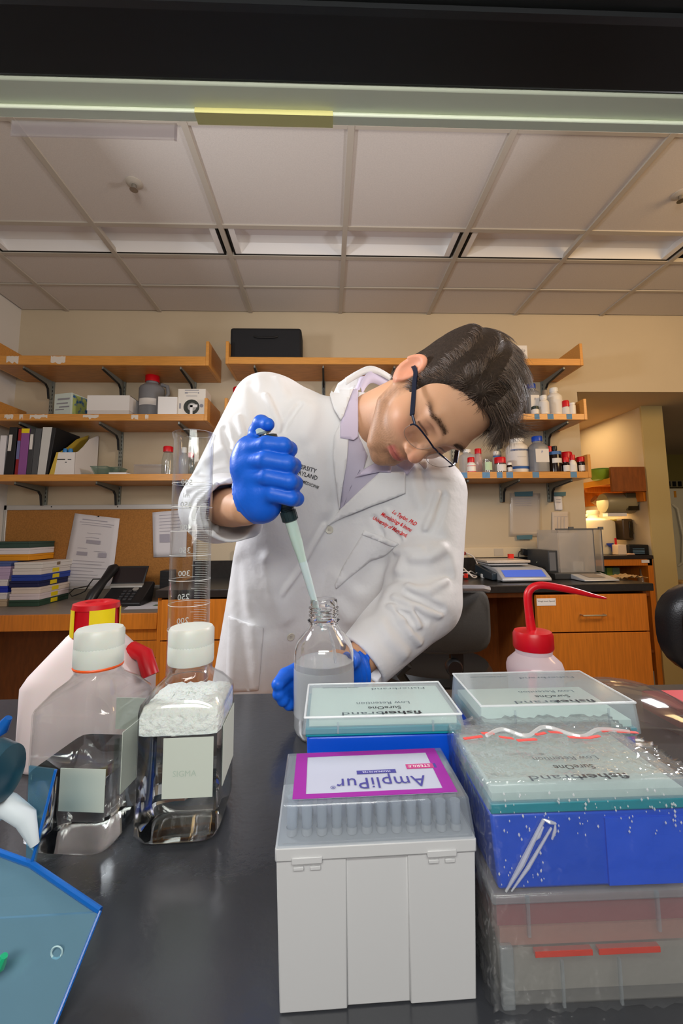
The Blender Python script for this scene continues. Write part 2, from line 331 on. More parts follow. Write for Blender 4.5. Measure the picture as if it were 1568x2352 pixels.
def bottle(name,label,pxc,wpx,ptop,zb,Y,body,cap,capw=.5,caph=.16,sh=.14,group=None,labels=(),cat='bottle',neck=None,square=0,text=None,hdl=None):
    x=at(pxc,1100,Y)[0]; r=wpx*Y/FPX/2*1.0; zt=at(pxc,ptop,Y)[2]; h=zt-zb; t=thing(name,label,cat,(x,Y,zb),group)
    ch=caph*h; nk=(neck or capw*.88)*r; zs=h-ch-.04*h-sh*h
    prof=[(r*.9,0),(r,.02*h),(r,zs),(r*.93,zs+sh*h*.35),(nk+(r-nk)*.35,zs+sh*h*.8),(nk,zs+sh*h),(nk,h-ch+.001)]
    if square:
        def ring(rr,z,q):
            o=[]
            for k in range(32):
                a=2*PI*k/32; c,s_=math.cos(a),math.sin(a); d=(abs(c)**q+abs(s_)**q)**(-1/q); o.append((rr*d*c,rr*d*s_,z))
            return o
        MB().loft([ring(p[0],p[1],square if p[1]<=zs else 2+ (square-2)*max(0,1-(p[1]-zs)/(sh*h))) for p in prof]).build('body',body,t,local=True,smooth=True)
    else: MB().lathe(prof,(0,0,0),28).build('body',body,t,local=True,smooth=True)
    MB().lathe([(capw*r,h-ch),(capw*r*1.01,h-ch*.15),(capw*r*.9,h)],(0,0,0),24).build('cap',cap,t,local=True,smooth=True)
    if square:
        for z0,z1,mt,sp in labels: MB().box(-r*.8*sp,-r*1.012,z0*h,r*.8*sp,-r*.98,z1*h).build('label',mt,t,local=True)
    else:
        for z0,z1,mt,sp in labels: MB().sector(r*1.012,z0*h,z1*h,-PI/2-1.35*sp,-PI/2+1.35*sp).build('label',mt,t,local=True,smooth=True)
    if text:
        s,zz,sz,mt=text; m=MB(); v,f=textmesh(s,sz)
        m.add([(r*1.02*math.sin(a[0]/r)*1.0 if not square else a[0],-r*1.02*(math.cos(a[0]/r) if not square else 1),zz*h+a[1]) for a in v],f); m.build('lettering',mt,t,local=True,fix=False)
    if hdl: MB().tube([(r*.75,0,h*.80),(r*1.25,0,h*.76),(r*1.35,0,h*.6),(r*.95,0,h*.42)],r*.16,10).build('handle',body,t,local=True,smooth=True)
    return t
GBOT=pm('grey_bottle','#7d7f84',.4); WBOT=pm('white_bottle','#e3ded6',.4); DBOT=pm('brown_glass','#1c0d0b',.15); LABW=pm('label_white','#dcd9d6',.7)
CGL=clearmat('clear_glass_far',(.93,.96,.95),.25,.93,.03,.10,(.8,.85,.86)); CLQ=clearmat('milky_clear',(.9,.93,.95),.25,.9,.1,.45,(.80,.84,.88)); PINKB=clearmat('pink_bottle',(.95,.85,.85),.2,.9,.1,.5,(.88,.70,.72))
ORG=pm('orange_label','#f26a1a',.6); BLL=pm('label_blue','#2f5fa8',.6); GREENL=pm('green_label','#b9d3ae',.7); NAVY=pm('navy','#141f5a',.4)
# ------------------------------------------------------------------ middle left shelf (z 1.895)
Z=1.8955
t=boxthing('carton','small white and green carton with blue splash, leftmost on the middle left shelf','carton',114,163,903,Z,2.52,.13,pm('mint_card','#c9d6cf',.6),rz=R(-14))
front(t,'printed_side',.08,.95,.05,.95,pm('green_print','#a9b86a',.6,col2='#2a5f9a',nscale=30,contrast=(.38,.5)),'r'); lines(t,'print',[(.2,.9,.72,.07),(.15,.8,.55,.05),(.3,.9,.4,.05),(.1,.6,.3,.04)],GREYINK)
t=boxthing('lidded_box','flat white lidded card box beside the grey bottle','box',191,288,909,Z,2.50,.20,pm('card_shade','#cfcbc8',.7),rz=0)  # base greyer than the lid: its shadow is put into the colour
front(t,'lid',-.012,1.012,.28,1.02,WHITE); hw,hd,hh=t['hw'],t['hd'],t['hh']; MB().box(hw,-hd,.28*hh,hw+.002,hd,1.02*hh).box(-hw-.002,-hd-.002,hh,hw+.002,hd,hh*1.02).build('lid_side',WHITE,t,local=True)
bottle('reagent_bottle','large grey bottle with a red screw cap on the middle left shelf',341,56,863,Z,2.635,GBOT,REDP,.56,.15,.12,labels=((.30,.44,LABW,.55),),hdl=1)
boxthing('carton','small plain white carton between the grey bottle and the round-window carton','carton',355,399,911,Z,2.463,.075,WHITE,rz=R(4))
t=boxthing('carton','white carton with a dark round picture at the right end of its shelf','carton',402,467,893,Z,2.48,.12,pm('carton_offwhite','#dcd6cc',.7))
hw,hd,hh=t['hw'],t['hd'],t['hh']; fr=[[1,0,0],[0,0,1],[0,1,0]]
MB().lathe([(.047,-.0008),(.047,-.0002)],(0,-hd,hh*.31),32,frame=fr).build('round_picture',pm('picture_dark','#2b2e26',.6),t,local=True)
MB().lathe([(.026,-.0014),(.026,-.0009)],(.004,-hd,hh*.31),24,frame=fr).build('picture_ring',pm('picture_grey','#9d9c98',.6),t,local=True)
MB().box(-.008,-hd-.002,hh*.02,.008,-hd-.0014,hh*.38).box(-.008,-hd-.002,hh*.30,.036,-hd-.0014,hh*.40).build('picture_tap',WHITE,t,local=True)
lines(t,'print',[(.25,.75,.93,.03),(.25,.35,.82,.05),(.72,.76,.82,.05),(.35,.7,.84,.015),(.3,.7,.72,.02),(.06,.12,.25,.2)],GREYINK); 
MB().lathe([(.011,-.0012),(.011,-.0004)],(hw*.72,-hd,hh*.36),16,frame=fr).build('emblem',GREYINK,t,local=True)
# ------------------------------------------------------------------ lowest left shelf (z 1.536)
Z=1.5365
def binder(name,label,b0,b1,t0,t1,ptop,mat,cat='binder',bands=(),lab=None,depth=.24):
    Y=2.475; xb0,xb1=at(b0,1088,Y)[0],at(b1,1088,Y)[0]; xt0,xt1=at(t0,ptop,Y)[0],at(t1,ptop,Y)[0]; zt=at((t0+t1)/2,ptop,Y)[2]; g=.0008
    t=thing(name,label,cat,((xb0+xb1)/2,Y+depth/2,Z),'binders and folders leaning on the lowest left shelf')
    def quad(u0,u1,v0,v1,y0,y1):
        P=lambda u,v:((xb0+(xb1-xb0)*u)*(1-v)+(xt0+(xt1-xt0)*u)*v, Z+(zt-Z)*v)
        return MB().prism([P(u0,v0),P(u1,v0),P(u1,v1),P(u0,v1)],1,y0,y1)
    quad(.015,.985,0,1,Y,Y+depth).build('cover',mat,t,bevel=.0015)
    for v0,v1,m in bands: quad(.03,.97,v0,v1,Y-.0008,Y+.002).build('spine_band',m,t)
    if lab: quad(*lab,Y-.001,Y+.002).build('spine_label',LABW,t)
    return t
DGB=pm('binder_charcoal','#3a3c40',.5); BKB=pm('binder_black','#1b1c20',.45)
binder('box_file','white box file at the left end of the binder row',-6,7.5,1,15,1000,PAPER,'folder')
binder('ring_binder','black ring binder with a white spine label, leftmost dark binder',8,30,22,40,981,BKB,lab=(.12,.5,.5,.84))
binder('book','thin book with red and blue bands on its spine beside the purple binder',33,40,43,50,985,pm('book_red','#8a1420',.5),'book',bands=((.34,.74,pm('book_blue','#6d6fa0',.5)),))
binder('ring_binder','purple ring binder with a yellow strip at the top',40,59,50,69,984,pm('binder_purple','#8a4f92',.5),bands=((.9,.995,YEL),))
binder('ring_binder','thin charcoal binder with a white spine label right of the purple one',59.5,71,70,81,985,DGB,lab=(.15,.75,.55,.88))
binder('ring_binder','plain dark grey binder left of the white one',71.5,84.5,81.5,96,984,pm('binder_grey','#4d5054',.5))
binder('ring_binder','white ring binder in the binder row',85,103.5,98,119.5,981,pm('binder_white','#c7c8c6',.5))
binder('ring_binder','black binder leaning against the yellow magazine file',104,109.5,120,129,982,BKB)
YF=pm('file_yellow','#c9ac42',.6)
Y0=2.48; xa,xb=at(113,1088,Y0)[0],at(170,1088,Y0)[0]; zl=at(150,1039,Y0)[2]; zh=at(134,979,Y0)[2]
t=thing('magazine_file','yellow and white magazine file right of the binders','magazine file',((xa+xb)/2,Y0+.11,Z))
sh=.075
def side(x,dx): 
    ys=[Y0,Y0,Y0+.03,Y0+.08,Y0+.14,Y0+.24,Y0+.24]; zs=[Z,zl,zl+.01,zl+.05,zl+.11,zh,Z]
    m=MB(); n=len(ys); P=[(x+sh*(z-Z)/(zh-Z)*dx,y,z) for y,z in zip(ys,zs)]; Q=[(p[0]+.004,p[1],p[2]) for p in P]
    return m.add(P+Q,[tuple(range(n)),tuple(range(2*n-1,n-1,-1))]+[(i,n+i,n+(i+1)%n,(i+1)%n) for i in range(n)])
side(xa,1).build('side_panel',YF,t,fix=True); side(xb-.004,0).build('side_panel',WHITE,t)
k_=sh*(zl-Z)/(zh-Z); MB().prism([(xa+.002,Z),(xb,Z),(xb,zl),(xa+k_+.002,zl)],1,Y0-.002,Y0+.002).build('front_panel',WHITE,t); MB().prism([(xa,Z),(xb-.002,Z),(xb-.002,zh-.03),(xa+sh*.8,zh-.03)],1,Y0+.236,Y0+.24).build('back_panel',pm('file_inside','#6b5a22',.8),t)
MB().prism([(xa+.001,Z),(xa+.03,Z),(xa+k_+.012,zl),(xa+k_+.001,zl)],1,Y0-.0035,Y0-.0018).build('yellow_edge',YF,t)
MB().box(xb-.10,Y0-.003,zl-.045,xb-.055,Y0-.0018,zl-.040).box(xb-.04,Y0-.003,zl-.045,xb-.02,Y0-.0018,zl-.041).box(xb-.055,Y0-.003,zl-.062,xb-.045,Y0-.0018,zl-.057).build('print',INK,t)
for k,px in enumerate((150,162)):
    c=at(px,1035,2.53); q=thing('blue_capped_tube','%s small blue-capped tube sticking out of the yellow magazine file'%('left' if k==0 else 'right'),'tube',(c[0],2.53,Z),'blue-capped tubes in the magazine file')
    MB().lathe([(.010,.005),(.010,c[2]-Z-.012)],(c[0],2.53,Z),12).build('tube',CLQ,q,smooth=True); MB().lathe([(.013,c[2]-Z-.012),(.014,c[2]-Z),(.009,c[2]-Z+.012)],(c[0],2.53,Z),14).build('cap',pm('cap_skyblue','#3a86c8',.3),q,smooth=True)
def tray(label,px0,px1,ptop,Y,dep,mat,fl=.02,cat='dish',name='glass_dish'):
    x0,x1=at(px0,1088,Y)[0],at(px1,1088,Y)[0]; zt=at(px0,ptop,Y)[2]; t=thing(name,label,cat,((x0+x1)/2,Y+dep/2,Z))
    def ring(e,z): return [(x0-e,Y-e,z),(x1+e,Y-e,z),(x1+e,Y+dep+e,z),(x0-e,Y+dep+e,z)]
    MB().loft([ring(-fl,Z+.001),ring(0,zt),ring(-.004,zt),ring(-fl-.004,Z+.005)]).build('dish',mat,t); 
    MB().tube(ring(0,zt)+ring(0,zt)[:1],.0022,6).build('rim',mat,t,smooth=True)
tray('clear green glass dish beside the yellow magazine file',206,244,1071,2.50,.10,clearmat('green_glass',(.75,.88,.84),.25,.9,.05,.15,(.6,.75,.7)))
tray('second clear glass dish behind the white card strip',247,274,1073,2.56,.10,clearmat('green_glass'))
boxthing('card_strip','flat white card lying in front of the second glass dish','card',249,289,1085,Z,2.47,.06,WHITE,bev=0)
t=boxthing('plastic_tub','low frosted clear tub on the lowest left shelf','tub',306,370,1067,Z,2.52,.14,clearmat('frosted',(.92,.9,.88),.15,.92,.2,.22,(.8,.76,.74)))
front(t,'lid',-.01,1.01,.9,1.02,clearmat('frosted'))
bottle('clear_bottle','clear glass bottle with a red cap left of the graduated cylinder',384,27,1026,Z,2.52,CGL,REDP,.80,.19,.28,labels=())
bottle('clear_bottle','clear bottle with a white cap seen through the graduated cylinder',421,20,1028,Z,2.50,CLQ,WPL,.6,.2,.15)
bottle('clear_bottle','small bottle with a red cap seen through the graduated cylinder',437,18,1040,Z,2.60,CGL,REDP,.7,.2,.15)
# ------------------------------------------------------------------ right unit
bottle('reagent_bottle','white bottle with a red cap behind the shoulder of the man',545,36,891,1.8985,2.56,WBOT,REDP,.76,.2,.15)
a=at(527,820,2.50); b=at(692,820,2.50); zt=at(600,752,2.50)[2]
t=thing('soft_case','black soft case on the top right shelf','case',((a[0]+b[0])/2,2.58,2.2505))
MB().box(a[0],2.50,2.2505,b[0],2.66,zt).build('body',pm('case_fabric','#15161a',.8,bump=.3,bscale=300),t,bevel=.018,seg=3)
MB().box(a[0]-.001,2.497,2.27,b[0]+.001,2.662,2.276).build('zip_seam',pm('case_seam','#0b0b0c',.6),t)
MB().tube([(a[0]+.15,2.50,zt-.06),(a[0]+.17,2.488,zt-.07),(b[0]-.17,2.488,zt-.07),(b[0]-.15,2.50,zt-.06)],.006,8).build('handle',pm('case_seam'),t,smooth=True)
p=[at(q[0],q[1],2.49) for q in ((708,822),(714,818),(720,819),(735,817),(750,820))]; p=[(x[0],2.49+.02*(i%2),2.2535+.004*(i in(1,3))) for i,x in enumerate(p)]
tag(MB().tube(p,.004,8).build('cable_end','' or BLK,None,smooth=True),'short black cable end on the top right shelf','cable')
t=boxthing('lidded_box','white box with handwriting on the top right shelf behind the hair','box',1120,1228,793,2.2505,2.52,.2,WHITE)
m=MB()
for k,(u,v,s_) in enumerate(((.72,.62,'Sup media'),(.70,.28,'tube'))):
    vv,ff=textmesh(s_,.032,shear=.4); m.add([(-t['hw']+2*t['hw']*u+q[0],-t['hd']-.0006,t['hh']*v+q[1]) for q in vv],ff)
m.build('handwriting',GREYINK,t,local=True,fix=False)
Z=1.8985; G='bottles on the middle right shelf'
bottle('reagent_bottle','white bottle with an orange hazard label on the middle right shelf',1195,22,893,Z,2.50,WBOT,WPL,.52,.16,.13,G,((.12,.27,ORG,.8),),text=('x',.15,.020,INK))
bottle('reagent_bottle','dark slim vial with a navy blue cap on the middle right shelf',1207,14,899,Z,2.53,DBOT,NAVY,.9,.22,.05,G,((.0,.12,LABW,1),))
bottle('reagent_bottle','grey blue-capped bottle lettered F on the middle right shelf',1231,34,883,Z,2.56,GBOT,BLUEP,.62,.14,.14,G,((.1,.62,LABW,.75),),square=4,text=('F',.47,.022,NAVY))
bottle('reagent_jar','tiny white jar with a dark green cap in front of the F bottle',1238,18,934,Z,2.475,WBOT,pm('dark_green','#22322c',.4),.9,.35,.05,G,cat='jar')
bottle('reagent_jar','smaller white wide-mouth jar on the middle right shelf',1259,23,909,Z,2.485,WBOT,WPL,.68,.2,.14,G,((.10,.62,LABW,.9),),cat='jar')
bottle('reagent_bottle','largest plain white bottle on the middle right shelf',1284,35,892,Z,2.54,WBOT,WPL,.55,.14,.16,G,((.12,.55,LABW,.85),))
bottle('reagent_bottle','grey-white capped bottle half hidden behind the white jars on the middle right shelf',1264,16,897,Z,2.66,pm('greyish','#a79e94',.5),pm('greyish'),.8,.2,.08,G)
bottle('reagent_bottle','small white bottle with a red cap on the middle right shelf',1310,16,921,Z,2.50,WBOT,REDP,.96,.42,.04,G,((.05,.5,LABW,.9),))
bottle('reagent_jar','small plain white cylinder jar at the right end of the middle right shelf',1325,15,926,Z,2.49,WBOT,WPL,.94,.15,.03,G,cat='jar')
Z=1.5405; G='bottles on the lowest right shelf'
bottle('reagent_bottle','white square bottle behind the glasses of the man, lowest right shelf',1074,32,1033,Z,2.60,CLQ,WPL,.6,.12,.1,G,square=5)
bottle('reagent_bottle','small white bottle with a red cap, leftmost front bottle of the lowest right shelf',1083,21,1051,Z,2.49,WBOT,REDP,.78,.34,.08,G,((.03,.08,REDP,1),(.40,.44,REDP,1)))
bottle('reagent_bottle','pink bottle with a red cap behind the hair, lowest right shelf',1100,18,1031,Z,2.58,PINKB,REDP,.85,.2,.2,G)
bottle('reagent_jar','clear jar with a pale green label, lowest right shelf',1120,23,1055,Z,2.49,CGL,CGL,.9,.12,.05,G,((.15,.75,GREENL,.6),),cat='jar')
bottle('reagent_bottle','white bottle with a blue band behind the clear jars, lowest right shelf',1142,18,1037,Z,2.62,CLQ,WPL,.8,.15,.1,G,((.75,.8,BLL,1),))
bottle('reagent_jar','clear jar with a wide red cap, lowest right shelf',1150,27,1051,Z,2.48,CGL,REDP,.97,.40,.03,G,((.05,.5,LABW,.7),),cat='jar')
bottle('vial','tiny dark vial with a white cap, lowest right shelf',1171,13,1063,Z,2.475,DBOT,WPL,.9,.25,.1,G,((.05,.5,LABW,.9),),cat='vial')
bottle('reagent_jar','large white jar with blue bands on its label, lowest right shelf',1190,50,1009,Z,2.57,WBOT,WPL,.66,.09,.14,G,((.20,.66,LABW,.75),(.12,.19,BLL,.75),(.62,.67,BLL,.75)),cat='jar',text=('~~~~~',.42,.020,GREYINK))
bottle('reagent_bottle','tall grey bottle with a blue cap and a label lettered F, lowest right shelf',1238,41,1003,Z,2.52,GBOT,BLUEP,.58,.14,.15,G,((.26,.62,LABW,.95),),square=4,text=('F',.50,.024,BLL))
bottle('vial','red-capped vial just visible between the white jar and the grey F bottle',1217,9,1054,Z,2.63,CGL,REDP,.95,.4,.04,G,cat='vial')
bottle('reagent_bottle','red-capped bottle behind the dark blue-labelled bottle, lowest right shelf',1264,17,1026,Z,2.64,CLQ,REDP,.95,.25,.05,G)
bottle('reagent_bottle','dark brown bottle with a blue band, lowest right shelf',1277,28,1025,Z,2.50,DBOT,BLK,.42,.15,.08,G,((.66,.78,pm('band_blue','#3f6aa8',.5),1.1),(.34,.52,LABW,.7)))
bottle('reagent_jar','wide red-capped jar behind the small dark jars, lowest right shelf',1303,26,1039,Z,2.66,CLQ,REDP,1.0,.3,.03,G,cat='jar')
bottle('reagent_jar','small brown jar with a red cap beside the brown bottle, lowest right shelf',1301,17,1051,Z,2.485,DBOT,REDP,.85,.33,.06,G,((.05,.45,LABW,.9),),cat='jar')
bottle('reagent_bottle','small white tapering bottle with a red cap, lowest right shelf',1317,18,1045,Z,2.48,WBOT,REDP,.62,.3,.22,G,((.08,.4,LABW,.8),))
bottle('reagent_jar','brown jar with a red cap at the right end of the lowest right shelf',1336,19,1050,Z,2.50,DBOT,REDP,.98,.32,.05,G,((.08,.45,LABW,.8),),cat='jar')
# ------------------------------------------------------------------ cork board and papers
CORK=pm('cork','#b0793c',.9,noise=.25,nscale=120,bump=.4,bscale=300); ALU=pm('aluminium','#c8c7c4',.4,.5)
t=thing('cork_board','cork notice board in a pale metal frame above the desk','notice board',(-1.45,2.745,.86))
MB().box(-2.045,2.735,.86,-.86,2.749,1.345).build('cork_sheet',CORK,t)
for q in ((-2.058,2.728,1.345,-.84,2.749,1.376),(-2.058,2.728,.845,-.84,2.749,.865),(-2.058,2.728,.845,-2.04,2.749,1.376),(-.86,2.728,.845,-.84,2.749,1.376)): MB().box(*q).build('frame_bar',ALU,t,bevel=.002)
for px in (118,270):
    c=at(px,1164,2.728); MB().lathe([(.004,-.001),(.004,.001)],c,10,frame=fr).build('screw',DGM,t)
def sheet(label,pts,Y,rows,mat=PAPER,name='paper_sheet',cat='paper',wr=.0015):
    P=[at(x,y,Y) for x,y in pts]; t=thing(name,label,cat,tuple(np.mean(P,0)))
    U=lambda u,v:(P[0]*(1-u)+P[1]*u)*(1-v)+(P[2]*(1-u)+P[3]*u)*v
    m=MB(); n=8; v=[U(i/n,j/n)+np.array([0,-.004*math.sin(3*i/n+2*j/n)**2-.0008,0]) for j in range(n+1) for i in range(n+1)]
    m.add(v,[(j*(n+1)+i,j*(n+1)+i+1,(j+1)*(n+1)+i+1,(j+1)*(n+1)+i) for j in range(n) for i in range(n)])
    o=m.build('sheet',mat,t,smooth=True); s=o.modifiers.new('th','SOLIDIFY'); s.thickness=.0004
    k=MB()
    for u0,u1,vv,h in rows:
        q=[U(u0,vv),U(u1,vv),U(u1,vv+h),U(u0,vv+h)]; q=[x+np.array([0,-.006,0]) for x in q]; k.add(q,[(0,1,2,3)])
    if rows: k.build('writing',pm('writing','#a9a7b4',.8),t,fix=False)
    return t,P
rows=[(.2,.75,.06,.010),(.15,.9,.10,.006),(.2,.85,.13,.006),(.35,.65,.24,.006),(.33,.62,.30,.006),(.36,.66,.335,.05),(.2,.4,.45,.005),(.55,.8,.48,.005),(.2,.42,.50,.05),(.65,.82,.50,.06),(.15,.8,.62,.005),(.1,.75,.66,.006),(.12,.85,.71,.005),(.1,.6,.75,.005),(.12,.7,.80,.005),(.1,.8,.84,.005),(.1,.5,.88,.005)]
t,P=sheet('long white sheet with notes pinned in the middle of the cork board',((172,1179),(275,1191),(139,1352),(256,1355)),2.733,rows)
c=at(226,1186,2.725); MB().lathe([(.004,-.004),(.005,.002)],c,10,frame=fr).build('pin',DGM,t)
sheet('smaller white sheet pinned on the cork board behind the graduated cylinder',((350,1177),(430,1170),(353,1280),(428,1279)),2.733,[(.2,.8,.08+.07*k,.012) for k in range(6)]+[(.2,.5,.5,.18)])
# ------------------------------------------------------------------ desk
t=thing('desk','low wooden desk with a grey top under the cork board','desk',(-1.45,2.45,0))
MB().box(-2.055,2.20,.772,-.862,2.74,.79).build('desktop',pm('grey_laminate','#8a8178',.4,noise=.12,nscale=50),t,bevel=.001)
MB().box(-2.055,2.195,.712,-.862,2.215,.7905).build('apron',WOODX,t,bevel=.002)
MB().box(-2.055,2.72,.79,-.862,2.738,.845).build('back_strip',pm('strip_grey','#7d7568',.6),t)
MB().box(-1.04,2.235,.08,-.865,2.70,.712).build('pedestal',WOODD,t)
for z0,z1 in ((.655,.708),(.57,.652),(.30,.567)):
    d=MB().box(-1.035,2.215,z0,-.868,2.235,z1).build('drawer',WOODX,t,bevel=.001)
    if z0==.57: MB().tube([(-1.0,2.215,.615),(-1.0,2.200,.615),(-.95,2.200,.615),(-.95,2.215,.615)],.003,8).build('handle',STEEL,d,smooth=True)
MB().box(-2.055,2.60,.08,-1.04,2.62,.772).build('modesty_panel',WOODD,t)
cols=['#dcdad6','#d9d5d2','#1d3fa0','#141c4e','#dccfc4','#dcd0d4','#2e4a3c']; nm=['white','pale grey','bright blue','navy blue','cream','pinkish white','dark green']
dx=[(30,94),(27,92),(25,93),(21,88),(27,93),(24,92),(23,92)]; tops=[1287,1301,1314,1328.5,1343,1355.5,1368.5,1382]
zb=.7905
for i in range(6,-1,-1):
    Yb=2.45; zt=zb+.0345
    x0,x1=at(dx[i][0],1340,Yb)[0],at(dx[i][1],1340,Yb)[0]; dd=.27 if i else .285
    b=thing('slide_box',nm[i]+' slide box, number %s from the top of the right-hand stack on the desk'%['one','two','three','four','five','six','seven'][i],'box',((x0+x1)/2,Yb+dd/2,zb),'slide boxes in the right-hand stack on the desk')
    mt=pm('slidebox_'+nm[i].replace(' ','_'),cols[i],.5); MB().box(x0,Yb,zb+.0005,x1,Yb+dd,zt-.013).build('base',mt,b,bevel=.0015); MB().box(x0-.001,Yb-.001,zt-.0125,x1+.001,Yb+dd+.001,zt).build('lid',mt,b,bevel=.0015)
    if i: MB().box(x1+.0005,Yb+.10,zb+.006,x1+.0017,Yb+.16,zt-.006).build('yellow_label',YEL,b)
    else: MB().box(x1+.0005,Yb+.13,zb+.010,x1+.0017,Yb+.16,zt-.006).build('sticker',pm('sticker_brown','#7d6a52',.6),b)
    zb=zt+.0003
L=[('tan','#b9a58c',19,2.455),('white','#dcd8dc',17,2.455),('royal blue','#1a33b0',18,2.455),('white','#d8d4da',17,2.455),('lavender','#b9a6c8',20,2.455),('lavender','#bfaccc',21,2.455),('blue-grey','#4a5f9a',22,2.46),('orange','#e0961c',62,2.5),('white','#dcdce0',62,2.5),('dark green','#2e4a44',62,2.5)]
ords=['bottom','second from the bottom','third from the bottom','fourth from the bottom','fifth from the bottom','sixth from the bottom','seventh from the bottom','third from the top','second from the top','topmost']
zb=.7905
for i,(n_,c_,px,Yb) in enumerate(L):
    x1=at(px,1340,Yb)[0]; x0=-2.05; zt=zb+(.040 if i in(0,) else .036 if i!=6 else .028)
    b=thing('slide_box',n_+' slide box, '+ords[i]+' of the left-hand stack on the desk','box',((x0+x1)/2,Yb+.1,zb),'slide boxes in the left-hand stack on the desk')
    mt=pm('sl_'+n_.replace(' ','_').replace('-','_'),c_,.5); MB().box(x0,Yb,zb+.0005,x1,Yb+.22,zt-.012).build('base',mt,b,bevel=.0015); MB().box(x0,Yb-.001,zt-.0115,x1+.001,Yb+.221,zt).build('lid',mt,b,bevel=.0015); zb=zt+.0003
# phone
PB=pm('phone_black','#1c1d1f',.4); x0,x1=at(232,1360,2.42)[0],at(326,1360,2.42)[0]; zb=.7905
t=thing('desk_phone','black desk phone with a screen, handset on its left','phone',((x0+x1)/2,2.5,zb))
MB().prism([(2.40,zb),(2.40,zb+.018),(2.58,zb+.115),(2.60,zb+.10),(2.56,zb)],0,x0,x1).build('base',PB,t,bevel=.004)
xs0,xs1=at(258,1320,2.56)[0],at(333,1320,2.56)[0]
s=MB().prism([(2.545,zb+.095),(2.545,zb+.105),(2.605,zb+.205),(2.615,zb+.20)],0,xs0,xs1).build('screen_housing',PB,t,bevel=.002)
MB().add([(xs0+.01,2.5485,zb+.113),(xs1-.01,2.5485,zb+.113),(xs1-.006,2.5985,zb+.196),(xs0+.006,2.5985,zb+.196)],[(0,1,2,3)]).build('screen',pm('phone_screen','#241c1e',.2),s)
MB().prism([(2.525,zb+.0875),(2.545,zb+.098),(2.548,zb+.108),(2.528,zb+.097)],0,xs0,xs1).build('silver_trim',pm('phone_silver','#a8a6a0',.35,.4),t)
k=MB()
for i in range(4):
    for j in range(3):
        yy=2.425+.022*i; zz=zb+.018+(yy-2.40)*.54; xx=(x0+x1)/2-.03+.03*j; k.obox((xx+.015,yy,zz+.003),(.009,0,0),(0,.006,.0032),(0,-.001,.002))
k.build('keypad',pm('phone_key','#3c3d40',.5),t); 
c=np.array(((x0+x1)/2+.04,2.505,zb+.079)); MB().lathe([(.016,0),(.017,.004),(.010,.005)],c,20,frame=[[1,0,0],[0,.88,.475],[0,-.475,.88]]).build('navigation_ring',pm('phone_silver'),t,smooth=True)
hx=x0-.015
MB().tube([(hx-.035,2.40,zb+.03),(hx-.028,2.42,zb+.062),(hx-.014,2.50,zb+.13),(hx-.004,2.575,zb+.19),(hx,2.60,zb+.195)],[.026,.03,.022,.03,.024],12).build('handset',PB,t,smooth=True)
MB().box(hx-.07,2.40,zb,x0+.01,2.56,zb+.022).build('handset_base',PB,t,bevel=.006)
p=[at(*q,2.62) for q in ((236,1330),(215,1330),(207,1342),(200,1356),(190,1362),(172,1368),(168,1360),(180,1350),(215,1343))]
MB().tube([(q[0],2.62-.006*i,max(q[2],zb+.004)) for i,q in enumerate(p)],.0035,8).build('cord',BLK,t,smooth=True)
x0,x1=at(366,1340,2.60)[0],at(392,1340,2.60)[0]
t=thing('desk_speaker','small black speaker at the right end of the desk','speaker',((x0+x1)/2,2.64,.7905)); MB().box(x0,2.60,.7905,x1,2.69,.965).build('cabinet',PB,t,bevel=.004)
m=MB(); 
for k in range(7): m.box(x0+.006,2.5985,.81+.02*k,x1-.006,2.601,.818+.02*k)
m.build('grille',DGM,t)
q=[CAMP+ray(x,y)*((.7912-1.2)/ray(x,y)[2]) for x,y in ((312,1380),(366,1383),(366,1398),(284,1400))]
t=thing('loose_paper','loose sheet with a green corner lying on the desk by the phone','paper',tuple(np.mean(q,0))); q=[np.array((v[0],v[1],.7912)) for v in q]
MB().add(q+[v+np.array([0,0,.0006]) for v in q],[(0,1,2,3),(4,5,6,7),(0,1,5,4),(1,2,6,5),(2,3,7,6),(3,0,4,7)]).build('sheet',PAPER,t)
g=(q[1]+q[2])/2+np.array([-.03,0,.001]); MB().box(g[0],g[1]-.02,.7918,g[0]+.035,g[1]+.02,.7924).build('green_print',pm('leaf_green','#2f5f34',.7),t)
# ------------------------------------------------------------------ long black counter along the wall
t=thing('wall_counter','black topped wooden lab counter along the back wall','counter',(.4,2.45,0))
MB().box(-.855,2.15,.872,1.69,2.745,.91).build('countertop',pm('counter_black','#2a2725',.3,noise=.25,nscale=60),t,bevel=.003)
MB().box(-.855,2.725,.91,1.69,2.745,1.012).build('backsplash',pm('counter_black'),t)
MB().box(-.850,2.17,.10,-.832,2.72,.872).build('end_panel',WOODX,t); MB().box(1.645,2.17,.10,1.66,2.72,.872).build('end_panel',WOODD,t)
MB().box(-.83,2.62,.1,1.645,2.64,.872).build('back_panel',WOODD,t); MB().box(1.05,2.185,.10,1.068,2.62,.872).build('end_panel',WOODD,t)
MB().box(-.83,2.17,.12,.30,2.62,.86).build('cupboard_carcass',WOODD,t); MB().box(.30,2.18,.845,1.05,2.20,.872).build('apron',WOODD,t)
for x0 in (-.825,-.265):
    d=MB().box(x0,2.152,.12,x0+.55,2.17,.66).build('door',WOODX,t,bevel=.001); d=MB().box(x0,2.152,.668,x0+.55,2.17,.862).build('drawer',WOODX,t,bevel=.001)
